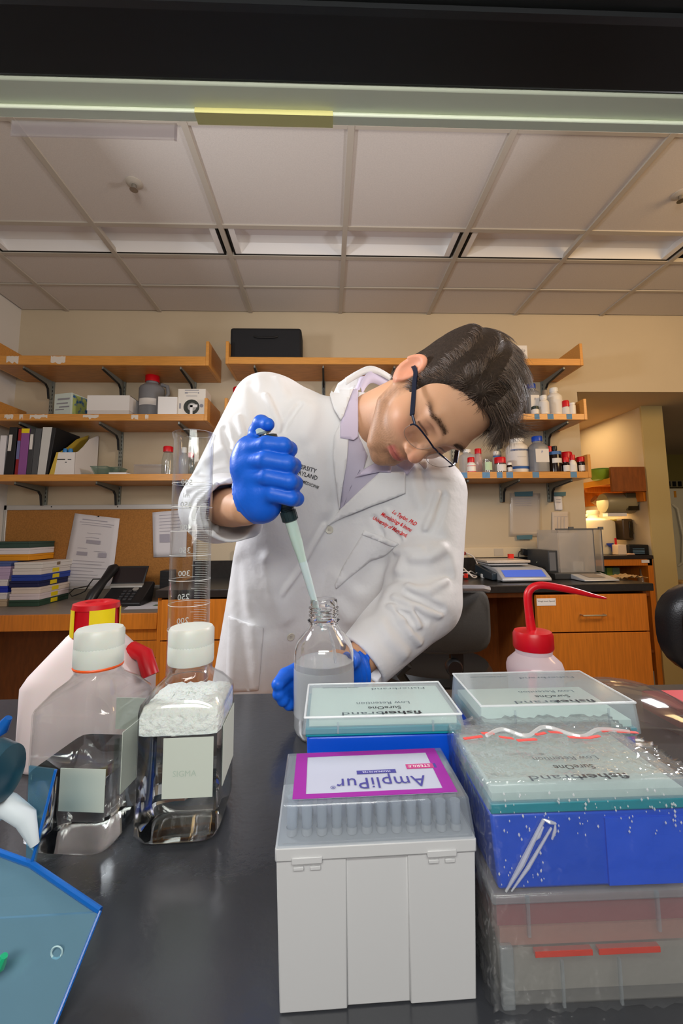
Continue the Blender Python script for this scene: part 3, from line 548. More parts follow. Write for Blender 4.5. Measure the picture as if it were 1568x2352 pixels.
for z0,z1 in ((.672,.858),(.36,.665),(.12,.353)):
    d=MB().box(1.070,2.155,z0,1.652,2.18,z1).build('drawer',WOODX,t,bevel=.0015)
    if z0>.5:
        c=at(1360,1412,2.15); MB().tube([(c[0]-.06,2.155,c[2]),(c[0]-.06,2.132,c[2]),(c[0]+.06,2.132,c[2]),(c[0]+.06,2.155,c[2])],.0045,8).build('handle',STEEL,d,smooth=True)
        a=at(1231,1375,2.152); b=at(1277,1391,2.152); MB().box(a[0]+.003,2.1535,b[2],b[0],2.1552,a[2]).build('label',WHITE,d)
        v,f=textmesh('Weigh boats Special',.011); MB().add([((a[0]+b[0])/2+.001+q[0],2.1532,a[2]-.017+q[1]) for q in v],f).build('lettering',INK,d,fix=False)
MB().box(1.653,2.16,.40,1.661,2.175,.47).build('hinge',STEEL,t)
# raceway with outlets
t=thing('wall_raceway','cream wall raceway with outlets above the black counter','raceway',(.6,2.74,1.04)); MB().box(-.6,2.728,1.013,1.60,2.7495,1.078).build('channel',pm('raceway_cream','#d9c7a8',.5),t,bevel=.003)
for px in (1057,1066):
    c=at(px,1271,2.727); MB().lathe([(.011,-.003),(.012,.002)],c,16,frame=fr).build('red_outlet',pm('outlet_red','#8f1c1c',.5),t)
x=at(1145,1268,2.726)[0]; MB().box(x-.03,2.7255,1.022,x+.03,2.7285,1.07).build('outlet_plate',pm('plate_grey','#c4b7a4',.5),t)
# cables
def cable(label,pts,r,mat,name='power_cable'): return tag(MB().tube(pts,r,8).build(name,mat,None,smooth=True),label,'cable')
def smoothpts(P,n=6):
    P=[np.asarray(p,float) for p in P]; out=[]
    for i in range(len(P)-1):
        p0,p1,p2,p3=P[max(i-1,0)],P[i],P[i+1],P[min(i+2,len(P)-1)]
        for k in range(n):
            u=k/n; out.append(.5*((2*p1)+(-p0+p2)*u+(2*p0-5*p1+4*p2-p3)*u*u+(-p0+3*p1-3*p2+p3)*u**3))
    return out+[P[-1]]
WC=pm('white_cable','#d8cfc6',.4)
P=[at(x,y,Y) for x,y,Y in ((1070,1270,2.72),(1085,1277,2.70),(1094,1290,2.66),(1098,1308,2.6),(1092,1318,2.55),(1080,1312,2.5),(1070,1322,2.46),(1058,1316,2.44),(1052,1308,2.47),(1062,1304,2.5),(1078,1318,2.5),(1094,1324,2.46),(1086,1326,2.42),(1070,1312,2.43),(1050,1320,2.45)) ]
t=thing('tied_cable','coiled white cable with a red tie on the black counter','cable',tuple(P[8])); MB().tube(smoothpts([(p[0],p[1],max(p[2],.914)) for p in P]),.004,8).build('cable',WC,t,smooth=True)
c=at(1069,1313,2.455); MB().box(c[0]-.012,c[1]-.012,.915,c[0]+.010,c[1]+.012,.940).build('red_tie',pm('tie_red','#e03020',.5),t,bevel=.003)
x=at(1120,1320,2.5)[0]; tag(MB().box(x-.045,2.47,.9105,x+.035,2.50,.934).build('power_strip',WPL,None,bevel=.003),'small white adapter block beside the coiled white cable','adapter')
# balances
SILV=pm('balance_silver','#c2c4c8',.35,.3)
t=thing('top_pan_balance','top pan balance with a blue lit screen on the black counter','balance',tuple(at(1198,1338,2.3)[:2])+(.9105,)); bx=at(1132,1340,2.32)[0]; b2=at(1264,1340,2.28)[0]; bw=b2-bx
MB().prism([(2.26,.914),(2.26,.930),(2.33,.972),(2.36,.978),(2.60,.99),(2.60,.914)],0,bx+.03,b2).build('body',SILV,t,bevel=.006)
MB().prism([(2.33,.914),(2.33,.955),(2.60,.985),(2.60,.914)],0,bx,bx+.03).build('side_cheek',pm('balance_navy','#26323c',.4),t,bevel=.006)
MB().box(bx+.01,2.40,.99,b2-.06,2.58,1.000).build('pan_support',SILV,t,bevel=.003); MB().box(bx-.002,2.39,1.004,b2-.05,2.585,1.018).build('weighing_pan',pm('pan_cream','#d5c9ba',.35,.3),t,bevel=.003)
n_=np.array([0,-.514,.857]); a=lambda u,v,o:np.array((bx+.05+(bw-.075)*u, 2.272+.052*v, .9365+.0315*v))+n_*o
MB().add([a(0,0,.003),a(1,0,.003),a(1,1,.003),a(0,1,.003)],[(0,1,2,3)]).build('screen',pm('screen_blue','#4f6fd8',.2,emit='#5a6fd0',es=.25),t)
for x in (bx+.02,b2-.02): MB().lathe([(.012,0),(.012,.008)],(x,2.29,.9105),12).build('foot',BLK,t)
c=at(1166,1283,2.6); MB().box(c[0]-.012,2.55,1.0185,c[0]+.016,2.575,1.045).build('red_block',pm('tie_red'),t)
MB().tube(smoothpts([at(1232,1292,2.55),at(1236,1284,2.58),at(1238,1278,2.60)]),.003,6).build('cord',pm('olive_cord','#a8a890',.5),t,smooth=True)
t=thing('power_adapter','black power adapter brick with its cord above the top pan balance','adapter',tuple(at(1215,1270,2.70)))
MB().obox(at(1212,1269,2.69),(.042,0,-.006),(0,.018,0),(.002,0,.020)).build('brick',BLK,t,bevel=.003)
MB().tube(smoothpts([at(1230,1266,2.69),at(1242,1268,2.69),at(1249,1276,2.68),at(1255,1284,2.66)]),[.008]*6+[.004]*13,8).build('plug_cord',BLK,t,smooth=True); MB().tube(smoothpts([at(1200,1264,2.69),at(1192,1268,2.69),at(1190,1282,2.68)]),.003,6).build('cord',BLK,t,smooth=True)
# analytical balance
x0,x1=at(1262,1330,2.42)[0],at(1362,1330,2.42)[0]
t=thing('analytical_balance','analytical balance with a clear draft shield at the right of the counter','balance',((x0+x1)/2,2.5,.9105))
MB().box(x0,2.36,.9105,x1+.01,2.70,.945).build('base',pm('balance_dark','#3a3c3e',.4),t,bevel=.004)
zt=at(1300,1217,2.42)[2]; xg0=at(1281,1300,2.42)[0]; xg1=at(1383,1300,2.42)[0]
GL=clearmat('draft_glass',(.9,.9,.88),.25,.93,.03,.30,(.92,.88,.85)); FRM=pm('shield_frame','#5a5c5e',.4)
MB().box(x0,2.42,.945,xg0,2.68,zt-.12).build('tower',pm('balance_dark'),t,bevel=.003); MB().box(x0+.004,2.417,.955,xg0-.012,2.419,zt-.13).build('tower_plate',pm('plate_slate','#6a6c70',.4),t)
MB().box(xg0+.004,2.402,.945,xg1-.05,2.406,zt).build('front_pane',GL,t); MB().box(xg1-.004,2.41,.945,xg1,2.64,zt).build('side_pane',GL,t); MB().box(xg0,2.41,.945,xg0+.004,2.64,zt).build('side_pane',GL,t); MB().box(xg0,2.64,.945,xg1,2.645,zt-.02).build('back_pane',pm('pane_back','#c9c2be',.5),t)
MB().box(xg0-.01,2.398,zt,xg1,2.41,zt+.008).box(xg1-.008,2.40,zt,xg1,2.645,zt+.008).box(xg1-.006,2.40,.945,xg1-.002,2.404,zt).box(xg1-.055,2.40,.945,xg1-.052,2.404,zt).build('frame',FRM,t)
for px in (1310,1378): 
    c=at(px,1214,2.40); MB().box(c[0]-.014,2.392,c[2]-.006,c[0]+.014,2.402,c[2]+.010).build('handle',FRM,t)
c=at(1322,1306,2.5); MB().box(c[0]-.03,2.47,.9455,c[0]+.03,2.53,1.0).build('weighing_chamber_block',WPL,t,bevel=.002)
xa,xb=at(1326,1335,2.30)[0],at(1416,1335,2.26)[0]
o=MB().prism([(2.235,.9125),(2.235,.922),(2.39,.945),(2.39,.9125)],0,xa,xb).build('terminal',SILV,t,bevel=.004)
MB().add([(xa+.05,2.275,.9295),(xb-.05,2.275,.9295),(xb-.06,2.365,.9428),(xa+.045,2.365,.9428)],[(0,1,2,3)]).build('display',pm('display_taupe','#8a7f78',.3),o)
# tissue + paper bits
m=MB(); n=10; ctr=at(1440,1330,2.36); V=[]
for j in range(n+1):
    for i in range(n+1): V.append((ctr[0]-.075+.15*i/n+.012*math.sin(j),2.30+.11*j/n,.913+.022*abs(math.sin(i*1.3+j*.7))*(1-abs(i/n-.5)*1.4)+.004*math.cos(j*2.1)**2))
o=m.add(V,[(j*(n+1)+i,j*(n+1)+i+1,(j+1)*(n+1)+i+1,(j+1)*(n+1)+i) for j in range(n) for i in range(n)]).build('crumpled_bag',pm('kraft','#b08d5c',.8),None); s=o.modifiers.new('t','SOLIDIFY'); s.thickness=.0012; tag(o,'crumpled brown paper bag at the right end of the black counter','bag')
# sheets taped on the wall
def taped(label,pts,tapes,rows=(),mat=None):
    t,P=sheet(label,pts,2.7445,rows,mat or PAPER,'taped_sheet'); 
    for x0,x1,y0,y1 in tapes:
        a=at(x0,y0,2.735); b=at(x1,y1,2.735); MB().prism([(a[0],a[2]),(b[0],a[2]+.004),(b[0]-.004,b[2]),(a[0]+.003,b[2])],1,2.7345,2.7358).build('tape',pm('teal_tape','#4d7482',.7),t)
PLS=clearmat('sheet_sleeve',(.95,.93,.9),.2,.95,.15,.45,(.97,.92,.86))
taped('plastic sleeve with sheets taped on the wall under the lowest right shelf',((1170,1132),(1240,1133),(1170,1231),(1240,1232)),((1181,1224,1130,1140),(1186,1223,1230,1239)),[(.15,.7,.12+.04*k,.008) for k in range(5)],PLS)
taped('narrow torn note hanging from blue tape on the wall','' or ((1271,1140),(1290,1140),(1275,1172),(1291,1172)),((1271,1300,1131,1139),),[(.2,.8,.2,.03),(.2,.8,.4,.03)])
taped('pale chart sheet on the wall under the torn note',((1267,1176),(1306,1175),(1267,1224),(1306,1224)),(),[(.1,.9,.22,.01),(.3,.32,.25,.7),(.5,.52,.25,.7),(.7,.72,.25,.7)],pm('chart_paper','#cdbfb0',.8))
# ================================================================== chairs
GCH=pm('chair_grey','#3f3f3d',.7,noise=.15,nscale=200); 
t=thing('lab_chair','dark grey lab chair behind the arm of the man','chair',(.45,1.55,0))
def rsheet(x0,x1,z0,z1,y,th,rad,bulge,n=14,q5=5):
    def outline(s):
        o=[];
        for k in range(40):
            a=2*PI*k/40; c,d=math.cos(a),math.sin(a); q=(abs(c)**q5+abs(d)**q5)**(-1/q5)
            o.append(((x0+x1)/2+(x1-x0)/2*q*c*s,(z0+z1)/2+(z1-z0)/2*q*d*s))
        return o
    R_=[]
    for s,dy in ((.90,0),(.97,th*.12),(1,th*.45),(.98,th*.85),(.92,th)): R_.append([(x,y+dy+bulge*((x-(x0+x1)/2)/(x1-x0)*2)**2,z) for x,z in outline(s)])
    return MB().loft(R_)
rsheet(.27,.585,.765,.99,1.48,.05,.05,.03).build('backrest',GCH,t,smooth=True)
MB().tube([(.30,1.475,.988),(.35,1.468,.994),(.45,1.465,.996),(.54,1.468,.994),(.565,1.475,.988)],.011,8).build('top_strip',pm('chair_strip','#a9acb6',.25,.6),t,smooth=True)
MB().box(.43,1.50,.45,.475,1.53,.80).build('back_post',DGM,t,bevel=.004); MB().lathe([(.028,-.02),(.030,0),(.024,.012)],(.437,1.49,.722),18,frame=[[1,0,0],[0,0,1],[0,-1,0]]).build('tilt_knob',BLK,t,smooth=True)
MB().lathe([(.20,.58),(.23,.60),(.235,.63),(.22,.655),(.12,.665)],(.44,1.80,0),28).build('seat',pm('seat_black','#141414',.5),t,smooth=True)
MB().tube([(.28,1.50,.735),(.25,1.52,.70),(.30,1.60,.62),(.36,1.70,.60)],.016,8).build('back_arm',DGM,t,smooth=True); MB().tube([(.453,1.515,.50),(.453,1.60,.47),(.44,1.78,.54)],.018,8).build('spine',DGM,t,smooth=True)
MB().tube([(.44,1.80,.10),(.44,1.80,.58)],.025,12).build('gas_lift',BLK,t,smooth=True)
for k in range(5):
    a=2*PI*k/5+.3; e=(.44+.28*math.cos(a),1.80+.28*math.sin(a),.07); l=MB().tube([(.44,1.80,.11),e],[.025,.015],8).build('leg',BLK,t,smooth=True)
    MB().lathe([(.028,-.014),(.030,0),(.028,.014)],(e[0],e[1],.03),14,frame=[[1,0,0],[0,0,1],[0,-1,0]]).build('caster',BLK,l,smooth=True)
t=thing('leather_chair','black leather chair at the right edge','chair',(1.10,1.25,0)); LEA=pm('leather','#15171b',.32,bump=.25,bscale=260)
rsheet(1.0,1.34,.755,1.045,1.16,.09,.05,.05,q5=2.8).build('backrest',LEA,t,smooth=True)
MB().lathe([(.20,.45),(.24,.47),(.245,.52),(.22,.55),(.1,.56)],(1.12,1.45,0),28).build('seat',LEA,t,smooth=True)
MB().tube([(1.12,1.25,.80),(1.12,1.27,.55),(1.12,1.36,.45)],.022,8).build('spine',BLK,t,smooth=True); MB().tube([(1.12,1.45,.10),(1.12,1.45,.46)],.025,12).build('gas_lift',BLK,t,smooth=True)
for k in range(5):
    a=2*PI*k/5+.3; e=(1.12+.28*math.cos(a),1.45+.28*math.sin(a),.07); l=MB().tube([(1.12,1.45,.11),e],[.025,.015],8).build('leg',BLK,t,smooth=True)
    MB().lathe([(.028,-.014),(.030,0),(.028,.014)],(e[0],e[1],.03),14,frame=[[1,0,0],[0,0,1],[0,-1,0]]).build('caster',BLK,l,smooth=True)
# ================================================================== alcove on the right
XA=2.458
t=thing('alcove_shelf','wooden wall shelf with a broad end panel in the alcove','shelf',(2.3,3.5,1.45))
MB().box(2.18,3.10,1.475,XA,3.125,1.665).build('end_panel',WOODD,t,bevel=.002); MB().box(2.185,3.125,1.545,XA,4.3,1.575).build('board',WOODX,t); MB().box(2.175,3.125,1.535,2.19,4.3,1.58).build('front_edge',pm('maple_lit','#e39a2c',.4),t)  # yellow light on the front edge is put into its colour
MB().box(XA-.02,3.125,1.40,XA,4.3,1.575).build('back_rail',WOODX,t); MB().box(2.20,3.45,1.50,XA-.02,3.475,1.545).box(2.20,3.85,1.50,XA-.02,3.875,1.545).build('cross_rail',WOODX,t)
c=at(1379,1085,3.22); t=thing('green_bowl','green bowl on the alcove shelf','bowl',(c[0]+.005,3.24,1.5755))
MB().lathe([(.045,0),(.060,.012),(.078,.05),(.084,.09),(.080,.09),(.072,.05),(.05,.016),(.0,.014)],(c[0]+.005,3.24,1.5755),32,cap1=False).build('bowl',pm('green_ceramic','#7fa02c',.35),t,smooth=True)
MB().lathe([(.0835,.082),(.0862,.086),(.0835,.091)],(c[0]+.005,3.24,1.5755),32,False,False).build('rim',pm('green_rim','#5f8a3a',.35),t,smooth=True)
t=thing('alcove_counter','wooden counter with an open shelf end in the alcove','counter',(2.1,3.7,0)); zc=.990
MB().box(1.78,3.09,zc-.025,XA,4.55,zc).build('countertop',pm('counter_dark','#2b2320',.4),t,bevel=.002)
MB().box(1.80,3.10,zc-.075,2.44,3.125,zc-.025).build('front_rail',WOODX,t); MB().box(2.405,3.10,.05,2.45,3.5,zc-.025).build('side_panel',WOODX,t); MB().box(1.76,3.10,.05,1.80,3.5,zc-.025).build('side_panel',WOODX,t)
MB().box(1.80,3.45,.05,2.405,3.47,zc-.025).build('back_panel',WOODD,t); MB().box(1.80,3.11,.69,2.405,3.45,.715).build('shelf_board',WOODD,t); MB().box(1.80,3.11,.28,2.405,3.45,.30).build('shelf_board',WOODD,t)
a=at(1473,1283,3.095); MB().box(a[0],3.097,zc-.055,a[0]+.06,3.1005,zc-.033).build('label',PAPER,t)
c=at(1474,1320,3.18); t=thing('yellow_bottle','clear bottle of yellow liquid on the open shelf of the alcove counter','bottle',(c[0],3.18,.7155)); zh=at(1474,1306,3.18)[2]-.7155
MB().lathe([(.030,0),(.032,.01),(.032,zh*.55),(.014,zh*.75),(.014,zh)],(c[0],3.18,.7155),20).build('body',clearmat('amber_clear',(.8,.75,.6),.2,.9,.1,.35,(.6,.56,.42)),t,smooth=True); MB().lathe([(.029,.004),(.029,zh*.42)],(c[0],3.18,.7155),20).build('liquid',pm('yellow_liquid','#b59a22',.3),t,smooth=True)
for k,(pa,pb,co,lb) in enumerate(((1388,1394,'#2f5a34','dark green'),(1394,1407,'#6f8a2c','lime green'),(1407,1424,'#5c7a62','grey green'))):
    xa,xb=at(pa,1320,3.2)[0],at(pb,1320,3.2)[0]; t=thing('book',lb+' book on the open shelf of the alcove counter','book',((xa+xb)/2,3.3,.7155),'books in the alcove counter'); zt=at(1400,1304,3.2)[2]
    MB().box(xa+.001,3.2,.7155,xb-.001,3.38,zt).build('cover',pm('book_'+lb.replace(' ','_'),co,.6),t,bevel=.001); MB().box(xa+.004,3.1995,.72,xb-.004,3.202,zt-.06).build('spine_label',pm('spine_lbl','#8f9a78',.7),t)
# carboys
CARB=pm('carboy_plastic','#efe3c6',.4,sss=.0); x0,x1=at(1333,1260,3.35)[0],at(1416,1260,3.35)[0]
def carboy(label,cx,cy,r,h,nr,spig):
    t=thing('carboy',label,'carboy',(cx,cy,zc+.0005))
    MB().lathe([(r*.95,0),(r,.012),(r,h*.70),(r*.95,h*.76),(r*.8,h*.79),(nr*1.1,h*.82),(nr,h*.84),(nr,h*.90)],(cx,cy,zc),36).build('body',CARB,t,smooth=True)
    MB().lathe([(nr*1.15,h*.90),(nr*1.2,h*.97),(nr*1.1,h)],(cx,cy,zc),28).build('cap',pm('carboy_cap','#c9bfa8',.4),t,smooth=True)
    MB().tube([(cx-nr*1.2,cy,zc+h*.88),(cx-r*.65,cy-.02,zc+h*.87),(cx-r*.8,cy-.02,zc+h*.77)],.010,8).build('handle',CARB,t,smooth=True)
    if spig:
        p=at(1400,1268,cy-r); p=(p[0],cy-r*.93,zc+.065)
        s=MB().tube([p,(p[0],p[1]-.035,p[2])],.009,8).build('spigot',pm('spigot_blue','#1c3fae',.35),t,smooth=True); MB().box(p[0]-.035,p[1]-.04,p[2]+.008,p[0]+.015,p[1]-.028,p[2]+.022).tube([(p[0]+.006,p[1]-.034,p[2]+.01),(p[0]+.010,p[1]-.036,p[2]-.045)],.010,8).build('lever',pm('spigot_blue'),s)
        a=at(1386,1202,cy-.07); MB().box(a[0],cy-r*.80,zc+h*.755,a[0]+.075,cy-r*.5,zc+h*.775).build('yellow_tape',YEL,t)
    return t
cz=at(1384,1172,3.42)[2]-zc
carboy('large white carboy with a blue spigot on the alcove counter',(x0+x1)/2+.02,3.42,(x1-x0)/2*1.0,cz,.042,1)
c=at(1342,1180,3.72); carboy('second white carboy, behind the spigot carboy at the wall corner',c[0]-.02,3.85,.11,cz*1.0,.036,0)
# dark things behind
t=thing('dark_bag','black plastic bag hanging under the alcove shelf','bag',(2.4,4.08,1.1)); V=[]; bgx=min(at(1376,1165,4.08)[0],XA-.14)
R_=[]
for k,(z,s) in enumerate(((1.395,.7),(1.37,1.0),(1.30,1.05),(1.20,1.0),(1.14,.7))): R_.append([(bgx+.125*s*math.cos(2*PI*i/20)*(1+.08*math.sin(3*i+k)),4.08+.08*s*math.sin(2*PI*i/20),z) for i in range(20)])
MB().loft(R_).build('bag',pm('bag_black','#14130f',.25,bump=.5,bscale=25),t,smooth=True)
c=at(1376,1158,3.66); t=thing('tilted_flask','clear brownish flask leaning against the black bag','flask',tuple(c)); MB().tube([c+np.array((-.05,0,.045)),c+np.array((.01,0,.0)),c+np.array((.06,-.01,-.05)),c+np.array((.075,-.01,-.065))],[.035,.036,.022,.02],16).build('flask',pm('flask_brown','#9a7a58',.2,.1),t,smooth=True)
Ys=3.34; s0,s1=at(1419,1216,Ys)[0],XA; z0,z1=at(1432,1240,Ys)[2],at(1432,1192,Ys)[2]
t=thing('soap_dispenser','dark brown soap dispenser on the alcove wall right of the carboy','dispenser',(XA,Ys,z0))
MB().box(s0,Ys-.055,z0,s1,Ys+.055,z1).build('housing',pm('canister_brown','#4a3a2a',.3),t,bevel=.012,seg=3); MB().box(s0+.05,Ys-.062,z0+.02,s0+.075,Ys-.054,z1-.02).build('window',pm('dispenser_window','#211d12',.2),t,bevel=.003); MB().box(s0+.085,Ys-.06,z0+.05,s0+.10,Ys-.054,z1-.03).build('strip',pm('soap_strip','#8d8064',.3),t)
# towel dispenser
a=at(1412,1140,3.30); b=at(1489,1182,3.25); t=thing('towel_dispenser','grey paper towel dispenser on the alcove wall','dispenser',(2.40,3.4,1.35))
fr2=[[0,1,0],[0,0,1],[1,0,0]]
MB().lathe([(.075,-.24),(.085,-.22),(.085,-.01),(.08,0)],(XA-.005,3.28,1.395),28,frame=fr2).build('drum_housing',pm('dispenser_grey','#8c8468',.35),t,smooth=True)
MB().box(XA-.10,3.205,1.335,XA,3.36,1.475).build('mounting_box',pm('dispenser_dark','#4b452c',.4),t,bevel=.006); MB().box(XA-.09,3.2,1.335,XA-.005,3.206,1.385).build('window',pm('dispenser_window','#211d12',.2),t); MB().box(XA-.235,3.24,1.29,XA-.08,3.30,1.315).build('towel',PAPER,t)
# small things on the alcove counter
MB2=thing('black_case','black flat case at the right end of the alcove counter','case',(2.36,3.2,zc+.0005)); x0,x1=at(1441,1270,3.16)[0],at(1504,1270,3.16)[0]; MB().box(x0,3.14,zc+.001,XA-.005,3.25,at(1470,1251,3.16)[2]).build('body',pm('case_black','#16171a',.4),MB2,bevel=.003)
m=MB()
for k in range(4): m.box(x0+.025,3.136,zc+.012+.011*k,XA-.04,3.139,zc+.017+.011*k)
m.build('blue_slats',pm('slat_blue','#5f7f9a',.4),MB2)
x0,x1=at(1417,1262,3.18)[0],at(1440,1262,3.18)[0]; t=thing('white_tub','small white tub with a red top beside the carboy','tub',((x0+x1)/2,3.2,zc+.0005)); MB().box(x0,3.17,zc+.0005,x1,3.24,at(1430,1251,3.17)[2]).build('tub',pm('tub_white','#ecd8c4',.5),t,bevel=.004); MB().tube([(x0+.01,3.205,at(1430,1251,3.17)[2]),(x0+.01,3.205,at(1417,1236,3.2)[2])],.008,8).build('red_tip',REDP,t)
x=at(1443,1269,3.15)[0]; o=MB().tube(smoothpts([(x-.03,3.13,zc+.008),(x-.01,3.125,zc+.009),(x+.02,3.13,zc+.008),(x+.035,3.14,zc+.007)]),.006,8).build('folded_glove','' or pm('pinkish','#e6bfa4',.5),None,smooth=True); tag(o,'pinkish rolled wipe lying in front of the white tub','wipe')
# hall: fridge, vent, stool
t=thing('fridge','white fridge with a long handle in the dark hall','fridge',(4.1,4.8,0)); zt=at(1560,1122,4.5)[2]; x0=at(1527,1122,4.5)[0]
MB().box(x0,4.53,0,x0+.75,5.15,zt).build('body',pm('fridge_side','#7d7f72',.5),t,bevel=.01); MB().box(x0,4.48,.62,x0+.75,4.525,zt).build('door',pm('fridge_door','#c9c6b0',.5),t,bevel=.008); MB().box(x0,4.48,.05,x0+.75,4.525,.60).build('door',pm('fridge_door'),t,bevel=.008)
MB().tube([(x0+.05,4.48,1.45),(x0+.07,4.44,1.40),(x0+.095,4.43,1.1),(x0+.07,4.44,.82),(x0+.05,4.48,.78)],.014,8).build('handle',pm('fridge_handle','#d8d4bc',.4),t,smooth=True); c=at(1551,1134,4.47); MB().box(c[0]-.012,4.474,c[2]-.04,c[0]+.012,4.481,c[2]+.03).build('magnet',pm('magnet_orange','#c98a20',.5),t)
t=thing('vent_grille','dark louvred vent above the fridge','vent',(4.1,5.0,1.7)); z0=at(1545,1122,4.9)[2]+.02; z1=at(1545,1103,4.9)[2]; x0=at(1520,1110,4.9)[0]
MB().box(x0,4.95,z0,x0+.7,4.99,z1).build('frame',pm('vent_cream','#8f8560',.6),t)
for k in range(9): MB().box(x0+.03+.07*k,4.935,z0+.01,x0+.065+.07*k,4.951,z1-.01).build('slat',DARK,t)
t=thing('cupboard','tall olive cupboard beside the hall fridge','cupboard',(3.55,4.8,0)); x1=at(1523,1200,4.5)[0]; x0=at(1512,1200,4.5)[0]; MB().box(x0,4.55,0,x1-.005,5.1,at(1516,1190,4.5)[2]).build('body',pm('cupboard_grey','#5f604c',.5),t,bevel=.004); MB().box(x0+.004,4.54,.05,x1-.009,4.55,at(1516,1192,4.5)[2]).build('door',pm('cupboard_grey'),t)
t=thing('wooden_stool','pale wooden stool by the hall doorway','stool',(2.75,3.0,0)); SW=pm('pale_wood','#c9a468',.5,noise=.15,nscale=5,stretch=(20,20,2))
MB().box(2.63,2.86,.765,2.99,3.20,.795).build('seat',SW,t,bevel=.004)
for x in (2.65,2.93):
    for y in (2.88,3.14): MB().box(x,y,0,x+.035,y+.035,.765).build('leg',SW,t,bevel=.002)
MB().box(2.685,2.885,.40,2.93,2.91,.43).box(2.685,2.885,.66,2.93,2.91,.70).build('stretcher',SW,t)
# ================================================================== bench
t=thing('lab_bench','black lab bench in the foreground','bench',(0,.3,0))
EP=pm('bench_epoxy','#36383d',.22,noise=.2,nscale=7,bump=.10,bscale=140,spec=.9)
MB().box(-1.6,-.40,.875,1.6,.789,.91).build('benchtop',EP,t,bevel=.003); MB().box(-1.58,-.38,.10,1.58,.74,.875).build('carcass',WOODX,t)
for k in range(4): d=MB().box(-1.56+.785*k,.74,.12,-.80+.785*k,.758,.86).build('door',WOODX,t,bevel=.002)
ZB=.9105
# ------------------------------------------------------------------ glass and liquids
GLASS=pm('glass','#ffffff',.02,trans=1,ior=1.47); PET=GLASST; WATER=pm('water','#f4f8f8',.0,trans=1,ior=1.33); MILKW=pm('cloudy_liquid','#f2f6f8',.15,trans=.35,ior=1.33)
FROST=pm('frosted_cap','#d0d4cd',.35,sss=.3); PRINTW=pm('print_white','#f4f4f0',.6)
def sq(hx,hy,z,q,n=48):
    o=[]
    for k in range(n):
        a=2*PI*k/n; c,s=math.cos(a),math.sin(a); d=(abs(c)**q+abs(s)**q)**(-1/q); o.append((hx*d*c,hy*d*s,z))
    return o
def shell(rings_out,th):   # outer rings bottom to top -> closed shell with inner skin
    inn=[]
    for R_ in rings_out:
        P=np.array(R_); rad=np.linalg.norm(P[:,:2],axis=1).mean(); k=(rad-th)/rad; inn.append([(p[0]*k,p[1]*k,p[2]) for p in P])
    inn[0]=[(p[0],p[1],p[2]+th*1.5) for p in inn[0]]
    return rings_out+inn[::-1], inn
def square_bottle(label,cx,cy,rz,h2,zs,zn,capz,level,foam,capgroup,ring=None):
    t=thing('square_bottle',label,'bottle',(cx,cy,ZB),'clear square media bottles on the bench',rz)
    n=.0190
    prof=[(h2*.80,.002,6),(h2*.93,.004,6),(h2,.012,11),(h2*1.0,.06,11),(h2*1.0,zs-.004,11),(h2*.985,zs,9),(h2*.78,zs+(zn-zs)*.45,6),(h2*.56,zn-.005,3),(n*1.12,zn,2),(n*1.16,zn+.003,2),(n,zn+.006,2),(n,capz-.004,2)]
    outs=[sq(r,r,z,q) for r,z,q in prof]; full,inn=shell(outs,.0011)
    MB().loft(full,True,True).build('body',PET,t,smooth=True,local=True)
    lq=[]; k=1.0
    for R_ in inn:
        if R_[0][2]<level: lq.append([(p[0]*1.006,p[1]*1.006,p[2]-.0004) for p in R_])
    r0=lq[-1]; lq.append([(p[0],p[1],level) for p in r0])
    MB().loft(lq).build('liquid',WATER,t,smooth=True,local=True)
    if foam:
        F=[[(p[0]*.995,p[1]*.995,level+.0005) for p in r0]]+[[(p[0]*s,p[1]*s,level+z) for p in r0] for s,z in((.995,foam*.7),(.93,foam*.92),(.75,foam*1.06),(.4,foam*1.0))]
        F=[[(p[0],p[1],p[2]+(.0016*math.sin(p[0]*700+i)*math.sin(p[1]*600) if i>0 else 0)) for p in R_] for i,R_ in enumerate(F)]
        o=MB().loft(F).build('foam',pm('foam','#e3e8e4',.8,bump=1.,bscale=160,bdist=.004,sss=.2),t,smooth=True,local=True); o['kind']='stuff'
        m=MB()
        for k in range(160):
            a=random.uniform(0,2*PI); rr=h2*.85*math.sqrt(random.random()); m.lathe([(.0002,-.001),(.0012,0),(.0002,.001)],(rr*math.cos(a),rr*math.sin(a),level+foam*(1.02-.15*(rr/h2)**2)),6)
        o=m.build('foam_bubbles',pm('foam'),t,local=True); o['kind']='stuff'
    MB().lathe([(.0226,capz-.036),(.0231,capz-.034),(.0231,capz-.018),(.0226,capz-.017)],(0,0,0),40,False,False).build('cap_band',FROST,t,smooth=True,local=True)
    P=[]
    for (r,z) in ((.0226,capz-.018),(.0226,capz-.003),(.0210,capz),(.012,capz+.0006),(.001,capz+.0003)):
        P.append([((r+(.0004 if (k%2 and r>.0225) else 0))*math.cos(2*PI*k/96),(r+(.0004 if(k%2 and r>.0225) else 0))*math.sin(2*PI*k/96),z) for k in range(96)])
    MB().loft(P).build('cap',FROST,t,smooth=True,local=True)
    if ring: MB().lathe([(.0226,zn+.004),(.0233,zn+.0055),(.0226,zn+.007)],(0,0,0),32,False,False).build('orange_ring',pm('ring_orange','#ef5a18',.4),t,smooth=True,local=True)
    return t
LABG=pm('label_grey_green','#c3cabf',.7)
b2=square_bottle('clear square bottle with foam, beside the graduated cylinder',-.1435,.459,R(2),.0395,.123,.148,.190,.098,.024,'')
for nm,x0,x1,z0,z1,s in (('front_label',-.012,.034,.044,.097,-1),): MB().box(x0,-.0401,z0,x1,-.0397,z1).build('label',LABG,b2,local=True)
MB().box(.0397,-.026,.045,.0401,.03,.10).build('label',LABG,b2,local=True)
